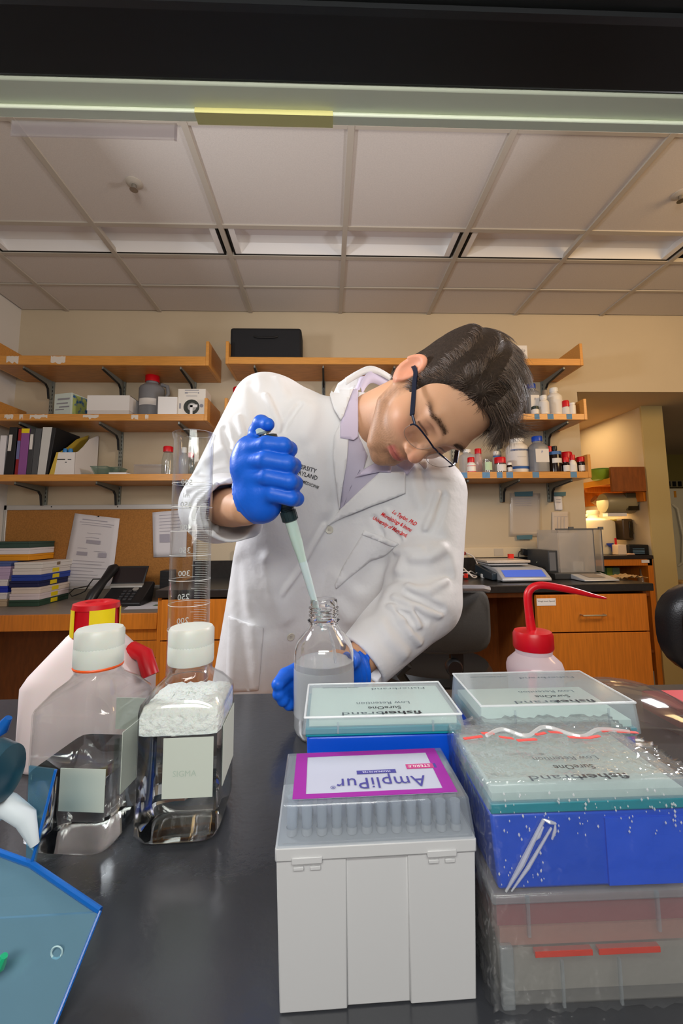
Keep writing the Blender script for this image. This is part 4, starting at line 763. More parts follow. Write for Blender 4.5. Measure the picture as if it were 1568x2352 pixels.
v,f=textmesh('SIGMA',.0075); MB().add([(.008-q[0]*-1,-.0404,.063+q[1]) for q in v],f).build('faint_print',pm('faint_green','#aebdb0',.8),b2,local=True,fix=False)
b1=square_bottle('clear half-full square bottle with an orange neck ring, at the left',-.2335,.450,R(-6),.040,.125,.150,.192,.070,0,'',ring=1)
MB().box(-.004,-.0408,.042,.0385,-.0403,.078).build('label',LABG,b1,local=True); MB().box(-.004,.0403,.075,.030,.0408,.108).build('label',LABG,b1,local=True); MB().box(.0403,-.02,.045,.0408,.025,.10).build('label',LABG,b1,local=True)
# ------------------------------------------------------------------ white jug with yellow and red cap
JUG=pm('jug_plastic','#ecdcdc',.45,sss=.15); t=thing('plastic_jug','translucent white jug with a yellow and red cap at the left','jug',(-.318,.60,ZB))
MB().loft([[(x-.318,y+.60,z+ZB) for x,y,z in sq(a,a*.8,zz,q)] for a,zz,q in((.066,.0,5),(.071,.006,5),(.071,.095,5),(.066,.108,4),(.034,.150,2.5),(.026,.158,2))]).build('body',JUG,t,smooth=True)
cj=(-.318,.60,ZB)
fr3=[[1,0,0],[0,.97,.24],[0,-.24,.97]]
MB().lathe([(.0295,.150),(.0275,.190),(.0275,.192)],cj,36,False,True).build('cap_core',REDP,t,smooth=True)
for a0,a1 in ((-2.9,-2.05),(-1.35,-.25),(.1,1.2),(1.6,2.8)):
    MB().sector(.0300,.152,.187,a0,a1,cj,10).build('yellow_panel',pm('cap_yellow','#f2d40a',.4),t,smooth=True)
MB().lathe([(.0295,.186),(.0285,.193),(.022,.195),(.014,.194),(.012,.190)],cj,36,False,True).build('cap_top',REDP,t,smooth=True)
MB().tube([(cj[0]+.05,.60,ZB+.13),(cj[0]+.072,.59,ZB+.125),(cj[0]+.083,.585,ZB+.10)],.011,10).build('red_lever',REDP,t,smooth=True)
# ------------------------------------------------------------------ graduated cylinder
cx,cy=-.177,.553; t=thing('graduated_cylinder','tall glass graduated cylinder with white markings','cylinder',(cx,cy,ZB)); r=.0252; H=1.330-ZB
po=[(r*.985,.012),(r,.016),(r,H-.010),(r*1.06,H-.006),(r*1.09,H-.001),(r*1.05,H)]; pi=[(r-.0017,H),(r-.0017,.02),(r*.5,.0165)]
MB().lathe(po+pi,(0,0,0),48,True,True).build('tube',GLASST,t,smooth=True,local=True)
MB().lathe([(.036,0),(.038,.003),(.037,.008),(r*.98,.0125)],(0,0,0),6).build('hex_base',GLASS,t,local=True)
zz=lambda ml: .955-ZB+(1.262-.955)*ml/500
m=MB()
for ml in range(100,505,5):
    z=zz(ml)
    if ml%50==0:   # near-complete ring line
        m.lathe([(r+.0003,z-.0003),(r+.0003,z+.0003)],(0,0,0),40,False,False) if ml%100==0 or ml in(450,350,250) else None
    else: 
        w=.75 if ml%25 else 1.1; m.sector(r+.0003,z-.00022,z+.00022,PI/2-.5-w/2+.2,PI/2-.5+w/2+.2,(0,0,0),8)
o=m.build('graduation_marks',PRINTW,t,local=True,fix=False); o['kind']='stuff'
m=MB()
for ml in (150,200,250,300,350,400,450,500):
    v,f=textmesh(str(ml),.0105,bold=.008)
    m.add([((r+.0004)*math.cos(PI/2+.62+q[0]/r),(r+.0004)*math.sin(PI/2+.62+q[0]/r),zz(ml)+.0015+q[1]) for q in v],f)
v,f=textmesh('ml',.009); m.add([((r+.0004)*math.cos(PI/2+.62+q[0]/r),(r+.0004)*math.sin(PI/2+.62+q[0]/r),zz(500)-.016+q[1]) for q in v],f)
m.build('numerals',PRINTW,t,local=True,fix=False)
# ------------------------------------------------------------------ glass media bottle being filled
bc=(-.006,.635); t=thing('media_bottle','glass media bottle held by the man, half filled with cloudy liquid','bottle',(bc[0],bc[1],ZB)); Rb=.0435; Hb=.188
po=[(Rb*.80,.0005),(Rb*.93,.003),(Rb,.012),(Rb,.110),(Rb*.985,.117),(Rb*.90,.128),(.026,.143),(.0212,.150),(.0212,.154),(.0240,.156),(.0240,.158),(.0205,.160)]
for k in range(3): po+=[(.0205,.1625+.0055*k),(.0222,.1640+.0055*k),(.0222,.1655+.0055*k),(.0205,.1670+.0055*k)]
po+=[(.0205,.180),(.0200,Hb-.002),(.0192,Hb)]
pi=[(.0172,Hb),(.0172,.150),(.023,.143),(Rb*.90-.003,.127),(Rb-.0026,.114),(Rb-.0026,.012),(Rb*.85-.002,.005),(.004,.0045)]
MB().lathe(po+pi,(0,0,0),56,True,True).build('glass_body',GLASS,t,smooth=True,local=True)
MB().lathe([(Rb*.85-.0018,.0046),(Rb-.0024,.012),(Rb-.0024,.1005),(Rb-.003,.1012)],(0,0,0),48).build('liquid',MILKW,t,smooth=True,local=True)
MB().sector(Rb+.0005,.030,.093,-PI*.95,-PI*.05,(0,0,0),30).build('label_panel',clearmat('white_enamel',(.97,.97,.97),.05,.98,.2,.33,(.86,.9,.93)),t,smooth=True,local=True)
MB().tube([(.006,-.0,.150),(.010,-.004,.135),(.014,-.012,.122),(.016,-.016,.108),(.016,-.016,.102)],[.001,.0018,.0022,.0028,.001],8).build('stream',clearmat('stream_clear',(.97,.98,1),.3,.95,.03,.25,(.9,.93,.96)),t,smooth=True,local=True)
# ------------------------------------------------------------------ wash bottle
wc=(.268,.555); t=thing('wash_bottle','pink-white wash bottle with a red cap and bent red spout','bottle',(wc[0],wc[1],ZB)); 
WB=clearmat('wash_plastic',(.96,.9,.94),.3,.95,.15,.62,(.95,.89,.93))
MB().lathe([(.030,0),(.033,.004),(.033,.100),(.0345,.106),(.0345,.112),(.0325,.118),(.024,.126),(.022,.128),(.0225,.131),(.0225,.133)],(0,0,0),40).build('body',WB,t,smooth=True,local=True)
P=[[((q+(.0006 if k%2 and q>.0225 and z>.134 else 0))*math.cos(2*PI*k/72),(q+(.0006 if k%2 and q>.0225 and z>.134 else 0))*math.sin(2*PI*k/72),z) for k in range(72)] for q,z in((.0235,.1335),(.0242,.136),(.0240,.152),(.0225,.156),(.012,.158))]
MB().loft(P).build('cap',REDP,t,smooth=True,local=True)
sp=[(-.001,0,.155),(-.003,0,.175),(-.004,0,.198),(-.001,0,.2075),(.006,-.001,.213),(.016,-.002,.2145),(.030,-.004,.2128),(.055,-.007,.2075),(.078,-.010,.2015),(.094,-.012,.198)]
MB().tube(smoothpts(sp,5),list(np.interp(np.linspace(0,1,46),[0,.15,.5,.75,.95,1],[.0062,.0052,.0050,.0046,.0018,.0011])),12).build('spout',REDP,t,smooth=True,local=True)
MB().lathe([(.029,.004),(.0295,.098)],(0,0,0),30).build('pink_tint',pm('pink_fill','#e58a9a',.5),t,local=True)
# ------------------------------------------------------------------ tip boxes
LID=clearmat('lid_clear',(.93,.95,.97),.18,.93,.04,.13,(.75,.82,.9)); LGLINT=clearmat('glint_white',(1,1,1),.3,.95,.15,.6,(.93,.95,.97)); LIDF=clearmat('lid_frost',(.9,.93,.95),.12,.97,.12,.17,(.86,.92,.95)); RW=pm('rack_white','#b6b7b9',.4); BLUER=pm('rack_blue','#0546bd',.3); TEAL=pm('rack_teal','#08808f',.35)
PURP=pm('label_purple','#8d1f8e',.5); LBLUE=clearmat('label_pale',(.85,.88,.97),.1,.9,.1,.62,(.80,.82,.93)); INKB=pm('ink_blue','#3f3c86',.6); GRNL=pm('card_green','#d6e6d6',.7)
def tub(x0,x1,y0,y1,z0,z1,tx,ty,th=.0016,bottom=False):   # open box of walls, narrower by tx,ty at the bottom
    o=lambda e,z,k:[(x0+tx*k+e,y0+ty*k+e,z),(x1-tx*k-e,y0+ty*k+e,z),(x1-tx*k-e,y1-ty*k-e,z),(x0+tx*k+e,y1-ty*k-e,z)]
    return MB().loft([o(0,z0,1),o(0,z1,0),o(th,z1,0),o(th,z0+(th if bottom else 0),1)],bottom,bottom)
def lid(t,x0,x1,y0,y1,z0,z1,d,mat,th=.0012):    # cap-like lid: slanted walls and flat top
    a=[(x0,y0,z0),(x1,y0,z0),(x1,y1,z0),(x0,y1,z0)]; b=[(x0+d,y0+d*.6,z1),(x1-d,y0+d*.6,z1),(x1-d,y1-d*.6,z1),(x0+d,y1-d*.6,z1)]
    i1=[(x0+d+th,y0+d*.6+th,z1-th),(x1-d-th,y0+d*.6+th,z1-th),(x1-d-th,y1-d*.6-th,z1-th),(x0+d+th,y1-d*.6-th,z1-th)]; i0=[(x0+th,y0+th,z0),(x1-th,y0+th,z0),(x1-th,y1-th,z0),(x0+th,y1-th,z0)]
    f=MB().loft([i0[::1],a,b],False,True); f.loft([i0,i1],False,True)
    return f.build('lid',mat,t,bevel=.0025)
def toptext(t,s,size,cx,cy,z,mat,name='lettering',w=None,shear=0,bold=0,sp=1.):   # readable from the far side of the bench
    v,f=textmesh(s,size,bold=bold,space=sp,shear=shear); k=1 if not w else w/(v[:,0].max()-v[:,0].min())
    return MB().add([(cx-q[0]*k,cy-q[1],z) for q in v],f).build(name,mat,t,fix=False)
# A: white tip box
x0,x1,y0,y1=-.0335,.0925,.285,.349; t=thing('tip_box','white pipette tip box with a purple framed label, front and centre','tip box',((x0+x1)/2,(y0+y1)/2,ZB))
n=MB(); zr=1.004
xs_=[x0,x0+.0405,x0+.0405,x1-.0415,x1-.0415,x1]
o=lambda z,k,e=0:[(x0+.0025*k,y0+.001*k,z),(x0+.0435,y0+.001*k,z),(x0+.0435,y0+.0016+.001*k,z),(x1-.0435,y0+.0016+.001*k,z),(x1-.0435,y0+.001*k,z),(x1-.0025*k,y0+.001*k,z),(x1-.0025*k,y1,z),(x0+.0025*k,y1,z)]
MB().loft([o(ZB,1),o(.996,0)]).build('base',RW,t,bevel=.0035,seg=3)
MB().box(x0-.0008,y0-.0012,.9955,x1+.0008,y1+.001,zr).build('rim',RW,t,bevel=.0012)
for cxx in (x0+.019,x1-.022):
    h=MB().box(cxx-.0095,y0-.0022,.9945,cxx+.0095,y0,.9985).build('latch',RW,t,bevel=.0005)
    MB().box(cxx-.0085,y0-.0014,.9905,cxx-.002,y0,.9925).box(cxx+.002,y0-.0014,.9905,cxx+.0085,y0,.9925).build('latch_tab',RW,h,bevel=.0003)
MB().box(x0+.003,y0+.002,zr-.0005,x1-.003,y1-.002,zr+.0006).build('rack_plate',RW,t)
lid(t,x0-.001,x1+.001,y0-.0012,y1+.0012,zr-.004,1.0275,.0035,LID)
lx0,lx1,ly0,ly1=x0+.0095,x1-.0085,y0+.005,y1-.004; zt_=1.0279
MB().box(lx0,ly0,zt_,lx1,ly1,zt_+.0002).build('label',LBLUE,t)
for q in ((lx0,ly0,lx1,ly0+.0045),(lx0,ly1-.0055,lx1,ly1),(lx0,ly0+.0045,lx0+.0085,ly1-.0055),(lx1-.0085,ly0+.0045,lx1,ly1-.0055)): MB().box(q[0],q[1],zt_+.0002,q[2],q[3],zt_+.0005).build('label_border',PURP,t)
toptext(t,'AmpliPur',.0175,.036,ly0+.0195,zt_+.0006,INKB,w=.062,sp=1.05); toptext(t,'®',.005,.0025,ly0+.012,zt_+.0006,INKB)
MB().box(.020,ly0+.0245,zt_+.0003,.048,ly0+.0285,zt_+.0006).build('label_bar',INKB,t); toptext(t,'MAXIMUM FILTER',.0032,.034,ly0+.0272,zt_+.0008,pm('print_pale','#c9c9e4',.6),'lettering',w=.02)
MB().box(.0565,ly0+.0285,zt_+.0003,.0765,ly0+.034,zt_+.0006).build('label_badge',pm('badge_red','#b03a78',.5),t); MB().box(.0765,ly0+.0285,zt_+.0003,.0785,ly0+.034,zt_+.0006).build('badge_mark',INKB,t); toptext(t,'STERILE',.0045,.066,ly0+.0325,zt_+.0008,LABW,w=.016)
TIPM=clearmat('tip_plastic',(.86,.9,.96),.25,.95,.08,.45,(.86,.9,.95)); tp=None
ON=['first','second','third','fourth','fifth','sixth','seventh','eighth','ninth','tenth','eleventh','twelfth']
for j in range(3):
    for i in range(12):
        lb='clear pipette tip, %s from the left in the %s row of the white tip box'%(ON[i],('front','second','third')[j])
        px=x0+.0095+.00975*i; py=y0+.0085+.0085*j
        if tp is None:
            tp=thing('pipette_tip',lb,'pipette tip',(px,py,zr+.001),'pipette tips in the white tip box')
            MB().lathe([(.0024,0),(.0030,.003),(.0034,.0155),(.0034,.017)],(0,0,0),10).build('shaft',TIPM,tp,smooth=True,local=True); MB().lathe([(.0036,.0),(.0036,.004)],(0,0,0),10,True,False).build('collar',RW,tp,smooth=True,local=True)
        else: dup(tp,(px,py,zr+.001),None,lb)
t.rotation_euler=(0,0,R(1.3))
# B, C: tip boxes with green cards under frosted lids
def card_box(label,x0,x1,y0,y1,zt,zb,lines_,big):
    t=thing('tip_box',label,'tip box',((x0+x1)/2,(y0+y1)/2,ZB))
    MB().loft([[(x0+.004+.003*k,y0+.002,z),(x1-.004-.003*k,y0+.002,z),(x1-.004-.003*k,y1-.002,z),(x0+.004+.003*k,y1-.002,z)] for z,k in((ZB,1),(zb,0))]).build('base',BLUER,t,bevel=.002)
    MB().box(x0+.003,y0+.001,zb,x1-.003,y1-.001,zb+.007).build('tip_tray',TEAL,t,bevel=.001)
    MB().box(x0+.006,y0+.004,zb+.007,x1-.006,y1-.004,zb+.0125).build('card',GRNL,t)
    lid(t,x0,x1,y0,y1,zb+.002,zt,.0025,LIDF)
    for a_,b_ in (((x0+.0025,y0+.0015),(x1-.0025,y0+.0015)),((x0+.0025,y0+.0015),(x0+.0025,y1-.0015)),((x1-.0025,y0+.0015),(x1-.0025,y1-.0015)),((x0+.0025,y1-.0015),(x1-.0025,y1-.0015))): MB().tube([(*a_,zt-.0006),(*b_,zt-.0006)],.0009,6).build('lid_edge_glint',LGLINT,t,smooth=True)  # highlights along the lid edges, modelled as thin white tubes
    for k in (.22,.80): MB().box(x0+(x1-x0)*k-.0008,y0-.0006,zb+.003,x0+(x1-x0)*k+.0008,y0+.0004,zt-.004).build('lid_rib',LIDF,t)
    for s,sz,fx,fy,wd,mt,bo in lines_: toptext(t,s,sz,x0+(x1-x0)*fx,y0+(y1-y0)*fy,zt+.0003,mt,w=wd,bold=bo)
    return t
GI=pm('ink_soft','#4a545c',.7)
LN=lambda s:[('fisher',.0085,.615,.10,.034*s,INK,.02),('brand',.0085,.375,.10,.034*s,GI,0),('SureOne',.0078,.52,.235,.028*s,INK,.01),('Low Retention',.0070,.52,.36,.046*s,GI,0),('Fisherbrand',.0055,.66,.78,.050*s,GI,0),('www.fishersci.com',.0045,.25,.84,.034*s,GI,0)]
card_box('blue tip box with a pale green card lid, behind the white tip box',-.0215,.1115,.3545,.430,1.0500,1.0345,LN(1),0)
card_box('frosted lidded tip box at the right rear, in front of the wash bottle',.128,.268,.368,.452,1.0500,1.022,LN(1.1),0)
# D over E: shrink-wrapped stack
x0,x1,y0,y1=.1005,.235,.281,.365; t=thing('tip_box','blue tip box on top of the wrapped stack at the right','tip box',((x0+x1)/2,(y0+y1)/2,.975))
MB().loft([[(x0+.002+.003*k,y0+.001,z),(x1-.002-.003*k,y0+.001,z),(x1-.002-.003*k,y1-.002,z),(x0+.002+.003*k,y1-.002,z)] for z,k in((.9755,1),(1.020,0))]).build('base',BLUER,t,bevel=.002)
MB().box(x0+.002,y0+.0,1.020,x1-.002,y1-.001,1.0265).build('tip_tray',TEAL,t,bevel=.001); MB().box(x0+.004,y0+.003,1.0265,x1-.004,y1-.004,1.0310).build('card',GRNL,t)
MB().box(x0+.075,y0-.0005,.977,x1-.003,y0+.0015,1.016).build('front_panel',pm('panel_blue','#0a4ccc',.35),t)
lid(t,x0,x1,y0,y1,1.0225,1.0375,.002,LIDF)
for s,sz,fx,fy,wd,mt,bo in LN(1.0)[:4]: toptext(t,s,sz,x0+(x1-x0)*(fx-.02),y0+(y1-y0)*fy,1.0378,mt,w=wd,bold=bo)
e=thing('tip_box','clear tip box with a dull red tray, at the bottom of the wrapped stack','tip box',((x0+x1)/2,(y0+y1)/2,ZB))
EM=clearmat('smoky_box',(.82,.82,.80),.15,.92,.08,.26,(.66,.66,.64))
MB().loft([[(x0+.001+.004*k,y0+.001,z),(x1-.001-.004*k,y0+.001,z),(x1-.001-.004*k,y1-.002,z),(x0+.001+.004*k,y1-.002,z)] for z,k in((ZB,1),(.972,0))]).build('base',EM,e,bevel=.002)
MB().box(x0+.005,y0+.006,.9515,x1-.005,y1-.006,.968).build('red_tray',pm('tray_red','#a02c40',.5),e); MB().box(x0+.006,y0+.005,.941,x1-.006,y1-.006,.951).build('pink_tray',pm('tray_pink','#c0877a',.5),e)
MB().box(x0+.026,y0+.0005,.9375,x0+.062,y0+.004,.9405).box(x0+.066,y0+.0005,.9375,x0+.105,y0+.004,.9405).build('red_strip',pm('strip_red','#c43a28',.5),e)
MB().box(x0+.008,y0+.008,ZB+.002,x1-.008,y1-.008,.937).build('inner_block',pm('block_grey','#a5a39c',.6),e)
for k in (.0225,.105): MB().box(x0+k-.001,y0-.0008,.950,x0+k+.001,y0+.001,.9725).build('rib',LIDF,e)
for k in (.042,.078): MB().box(x0+k-.0008,y0-.0006,ZB,x0+k+.0008,y0+.001,.936).build('rib',LIDF,e)
MB().box(x0,y0-.0012,.9685,x1,y1,.9748).build('rim',LIDF,e,bevel=.0015); MB().box(x0+.004,y0-.001,ZB,x0+.012,y0+.003,.945).build('foot',LIDF,e,bevel=.001)
# film round the stack: crinkled sheet
FILM=clearmat('shrink_film',(.97,.97,.98),.25,.97,.09,.045,(.9,.93,.95),bump=1.,bscale=55)
bm=bmesh.new(); bmesh.ops.create_cube(bm,size=1); bmesh.ops.subdivide_edges(bm,edges=bm.edges,cuts=34,use_grid_fill=True)
fx0,fx1,fy0,fy1,fz0,fz1=x0-.0030,x1+.003,y0-.0026,y1+.0015,.9115,1.0415
for v in bm.verts:
    p=v.co; u=(p.x+.5,p.y+.5,p.z+.5); q=Vector((fx0+(fx1-fx0)*u[0],fy0+(fy1-fy0)*u[1],fz0+(fz1-fz0)*u[2]))
    nz=lambda a,b:math.sin(a*61+3*math.sin(b*23))*math.sin(b*47+2*math.sin(a*31))
    A=.0009
    if abs(p.y)>.499: q.y+=A*nz(u[0],u[2])*(1.6 if u[2]>.5 else .7)
    if abs(p.z)>.499: q.z+=A*1.3*nz(u[0],u[1])
    if abs(p.x)>.499: q.x+=A*1.8*nz(u[2],u[1])
    v.co=q
# twisted diagonal gather on the front
me=bpy.data.meshes.new('film'); 
bmesh.ops.delete(bm,geom=[f for f in bm.faces if f.calc_center_median().z<.9125],context='FACES'); bm.to_mesh(me); bm.free(); me.materials.append(FILM); me.shade_smooth()
t=thing('shrink_film','crinkled clear wrapping film with red print around the two stacked tip boxes','film',((x0+x1)/2,(y0+y1)/2,ZB)); o=bpy.data.objects.new('film_sheet',me); COL.objects.link(o); o.parent=t; o.location=-t.location
GA=clearmat('film_gather',(1,1,1),.6,.95,.12,.35,(.95,.97,.98))
for a,b,rr in (((.1085,.978),(.1345,1.0185),.0016),((.112,.978),(.139,1.0135),.0011),((.1345,1.0185),(.142,1.016),.0012),((.142,1.016),(.139,1.007),.0010),((.128,1.006),(.134,1.0145),.0009)):
    MB().tube([(a[0],y0-.0030,a[1]),((a[0]*.6+b[0]*.4),y0-.0042,a[1]*.6+b[1]*.4),(b[0],y0-.0034,b[1])],[rr*.4,rr,rr*.6],6).build('film_gather',GA,t,smooth=True)
m=MB()
for k in range(120):
    px=x0+.004+random.random()*.128; pz=random.choice([random.uniform(1.008,1.034)]*4+[random.uniform(.98,1.01)]); 
    if pz<1.008: px=x0+.003+random.random()*.03
    s=random.uniform(.0003,.0008); m.lathe([(.0001,-s*1.6),(s,0),(.0001,s*1.6)],(px,y0-.0032,pz),6)
o=m.build('film_puckers',GA,t); o['kind']='stuff'
REDF=pm('film_red','#d9504a',.5); m=MB()
pts=[(x0+.008+.0135*k+random.uniform(-.002,.002),y0+.050+.006*math.sin(k*1.7)) for k in range(10)]
for k,(a,b) in enumerate(pts):
    L=.0045 if k%3 else .0075
    MB().obox((a,b,1.0428),(L,.0015*math.cos(k*1.7),0),(-.0003,.0013,0),(0,0,.0003)).build('red_dash',REDF,t)
MB().tube(smoothpts([(x0+.02,y0+.052,1.043),(x0+.035,y0+.058,1.0445),(x0+.05,y0+.050,1.043),(x0+.07,y0+.06,1.0445),(x0+.09,y0+.047,1.043),(x0+.11,y0+.055,1.044),(x0+.132,y0+.052,1.043)]),.0014,6).build('film_ridge',GA,t,smooth=True)
# ------------------------------------------------------------------ clear dome + red box at the right rear
t=thing('clear_dome','clear smoky plastic dome lying behind the tip boxes at the right edge','dome',(.41,.575,ZB))
MB().lathe([(.092,0),(.096,.012),(.092,.035),(.078,.055),(.052,.068),(.02,.073),(.001,.074)],(.402,.585,ZB),40,False,True).build('shell',clearmat('dome_clear',(.80,.77,.75),.30,.85,.08,.16,(.5,.45,.43)),t,smooth=True)
a=CAMP+ray(1562,1640)*((.93-1.2)/ray(1562,1640)[2]); t=thing('red_box','red box with a white line at the right edge of the bench','box',(a[0]+.06,a[1]+.03,ZB)); MB().box(a[0]-.004,a[1],ZB,a[0]+.12,a[1]+.07,.937).build('body',pm('red_card','#c8131c',.5),t,bevel=.001); MB().box(a[0]-.005,a[1]-.0006,.927,a[0]+.12,a[1],.9285).build('white_line',LABW,t)
# ------------------------------------------------------------------ blue safety shield at the left edge, near the camera
BT=clearmat('blue_tint',(.55,.80,.92),.35,.97,.12,.30,(.40,.66,.80)); BTE=pm('blue_edge','#1670cf',.25,trans=.4)
t=thing('blue_safety_visor','blue tinted clear safety visor lying at the left edge','visor',(-.26,.30,ZB))
def pix(px,py,z): d=ray(px,py); return CAMP+d*((z-1.2)/d[2])
A=at(72,1985,.335); B=at(230,2092,.315); Cc=pix(122,2362,ZB+.002); A2=at(-160,1900,.36); Dd=pix(-160,2362,ZB+.002); B2=at(-160,2115,.315)
MB().loft([[A,B,B2,A2],[A-[0,0,.0016],B-[0,0,.0016],B2-[0,0,.0016],A2-[0,0,.0016]]]).build('brow_panel',BT,t)
MB().loft([[B,Cc,Dd,B2],[B-[0,.0015,0],Cc-[0,.0015,0],Dd-[0,.0015,0],B2-[0,.0015,0]]]).build('lens_panel',BT,t)
MB().tube([A2,A,B],.0022,8).build('edge_rim',BTE,t,smooth=True); MB().tube([B,Cc],.0013,8).build('edge_rim',BTE,t,smooth=True)
E1=at(128,1768,.345); E2=at(66,1760,.35); MB().loft([[A+[-.004,0,0],A+[.002,0,0],E1,E2],[A+[-.004,.0015,0],A+[.002,.0015,0],E1+[0,.0015,0],E2+[0,.0015,0]]]).build('side_fin',clearmat('blue_fin',(.5,.78,.92),.25,.97,.1,.10,(.35,.65,.8)),t); MB().tube([A,at(100,1880,.34),E1],.0011,8).build('fin_rim',BTE,t,smooth=True)
c=at(148,2187,.300); c=(B*.52+Cc*.33+B2*.15); MB().lathe([(.0028,0),(.0036,-.0006),(.0040,0)],c-[0,.0030,0],20,False,False,frame=[[1,0,0],[0,0,1],[0,1,0]]).build('rivet',pm('rivet_pale','#a8c6cc',.3),t,smooth=True)
k=at(-20,1775,.33); MB().lathe([(.020,-.01),(.022,0),(.018,.012),(.004,.016)],k,28,frame=[[0,1,0],[0,0,1],[1,0,0]]).build('vent_knob',pm('visor_teal','#0d3a4a',.35),t,smooth=True)
MB().tube([at(-40,1870,.335),at(20,1850,.335),at(60,1880,.335),at(80,1940,.335)],[.009,.008,.007,.003],10).build('foam_pad',pm('pad_pale','#c2cdd4',.6),t,smooth=True)
MB().tube([at(-30,1700,.40),at(5,1672,.40),at(20,1648,.40)],[.004,.006,.003],10).build('strap_end',BTE,t,smooth=True); MB().tube([at(-30,2230,.29),at(0,2215,.29),at(10,2195,.29)],[.004,.004,.002],8).build('green_tab',pm('tab_green','#17a070',.4),t,smooth=True)
# ================================================================== the man: distance fields polygonised to smooth meshes
def smin(a,b,k): h=np.clip(.5+.5*(b-a)/k,0,1); return b*(1-h)+a*h-k*h*(1-h)
def smax(a,b,k): return -smin(-a,-b,k)
def V(*a): return np.array(a,float)
def cone(p,a,b,ra,rb):
    a=np.asarray(a,float); b=np.asarray(b,float); ba=b-a; t=np.clip(((p-a)@ba)/(ba@ba),0,1); return np.linalg.norm(p-a-t[:,None]*ba,axis=1)-(ra+(rb-ra)*t)
def ell(p,c,r,M=None):
    q=p-np.asarray(c,float); 
    if M is not None: q=q@M
    r=np.asarray(r,float); k0=np.linalg.norm(q/r,axis=1); k1=np.linalg.norm(q/(r*r),axis=1)+1e-9; return k0*(k0-1)/k1
def sph(p,c,r): return np.linalg.norm(p-np.asarray(c,float),axis=1)-r
def chain(p,pts,rs,k=None):
    d=None
    for i in range(len(pts)-1):
        e=cone(p,pts[i],pts[i+1],rs[i],rs[i+1]); d=e if d is None else np.minimum(d,e) if not k else smin(d,e,k)
    return d
def surfnet(f,lo,hi,h,B=8):
    lo=np.asarray(lo,float); n=np.ceil((np.asarray(hi)-lo)/h/B).astype(int)
    bc=np.stack(np.meshgrid(*[np.arange(k) for k in n],indexing='ij'),-1).reshape(-1,3)
    ctr=lo+(bc+.5)*B*h; d=f(ctr); keep=np.abs(d)<B*h*.5*1.74*1.25+.008
    N=n*B+1; G=np.full(N,1.,np.float32)
    full=np.repeat(np.repeat(np.repeat(np.sign(d).reshape(n),B,0),B,1),B,2); G[:-1,:-1,:-1]=full; 
    kb=bc[keep]; o=np.stack(np.meshgrid(*[np.arange(B+1)]*3,indexing='ij'),-1).reshape(-1,3)
    for s in range(0,len(kb),400):
        idx=(kb[s:s+400,None,:]*B+o[None]).reshape(-1,3); G[idx[:,0],idx[:,1],idx[:,2]]=f(lo+idx*h)
    I=G<0; c=np.zeros(tuple(N-1),int)
    for a in(0,1):
        for b in(0,1):
            for e in(0,1): c+=I[a:N[0]-1+a,b:N[1]-1+b,e:N[2]-1+e]
    cells=np.argwhere((c>0)&(c<8)); vid=np.full(tuple(N-1),-1,int); vid[tuple(cells.T)]=np.arange(len(cells))
    acc=np.zeros((len(cells),3)); cnt=np.zeros(len(cells))
    corners=[V(a,b,e).astype(int) for a in(0,1) for b in(0,1) for e in(0,1)]
    for i in range(8):
        for j in range(i+1,8):
            dd=corners[j]-corners[i]
            if np.abs(dd).sum()!=1: continue
            A=cells+corners[i]; Bq=cells+corners[j]; va=G[tuple(A.T)]; vb=G[tuple(Bq.T)]; m=(va<0)!=(vb<0); t=va[m]/(va[m]-vb[m])
            acc[m]+=A[m]+t[:,None]*dd; cnt[m]+=1
    P=lo+acc/cnt[:,None]*h; F=[]
    for ax in range(3):
        u,w_=(ax+1)%3,(ax+2)%3; sl=[slice(None)]*3; sl2=[slice(None)]*3; sl[ax]=slice(0,-1); sl2[ax]=slice(1,None)
        a=I[tuple(sl)]; b=I[tuple(sl2)]; e=np.argwhere(a!=b); 
        ok=(e[:,u]>0)&(e[:,w_]>0)&(e[:,u]<N[u]-1)&(e[:,w_]<N[w_]-1); e=e[ok]; ins=a[tuple(e.T)]
        du=np.zeros(3,int); du[u]=1; dw=np.zeros(3,int); dw[w_]=1
        q=np.stack([vid[tuple((e-du-dw).T)],vid[tuple((e-dw).T)],vid[tuple(e.T)],vid[tuple((e-du).T)]],1); q[~ins]=q[~ins][:,::-1]; q=q[(q>=0).all(1)]; F.append(q)
    return P,np.concatenate(F)
def sdf_obj(name,parts,mat,parent,colfn=None,smooth_it=1):
    Ps=[];Fs=[];n=0
    for P,F in parts: Ps.append(P); Fs.append(F+n); n+=len(P)
    P=np.concatenate(Ps); F=np.concatenate(Fs); me=bpy.data.meshes.new(name); me.from_pydata((P-np.array(wloc(parent))).tolist(),[],F.tolist()); me.materials.append(mat); me.shade_smooth()
    if colfn is not None:
        a=me.color_attributes.new('Col','FLOAT_COLOR','POINT'); c=np.ones((len(P),4),np.float32); c[:,:3]=colfn(P); a.data.foreach_set('color',c.ravel())
    o=bpy.data.objects.new(name,me); COL.objects.link(o); o.parent=parent
    if smooth_it: s=o.modifiers.new('s','SMOOTH'); s.factor=.5; s.iterations=smooth_it
    return o
person=thing('person','man in a white lab coat and blue gloves leaning over the bench, holding a pipette','person',(-.08,1.05,0))
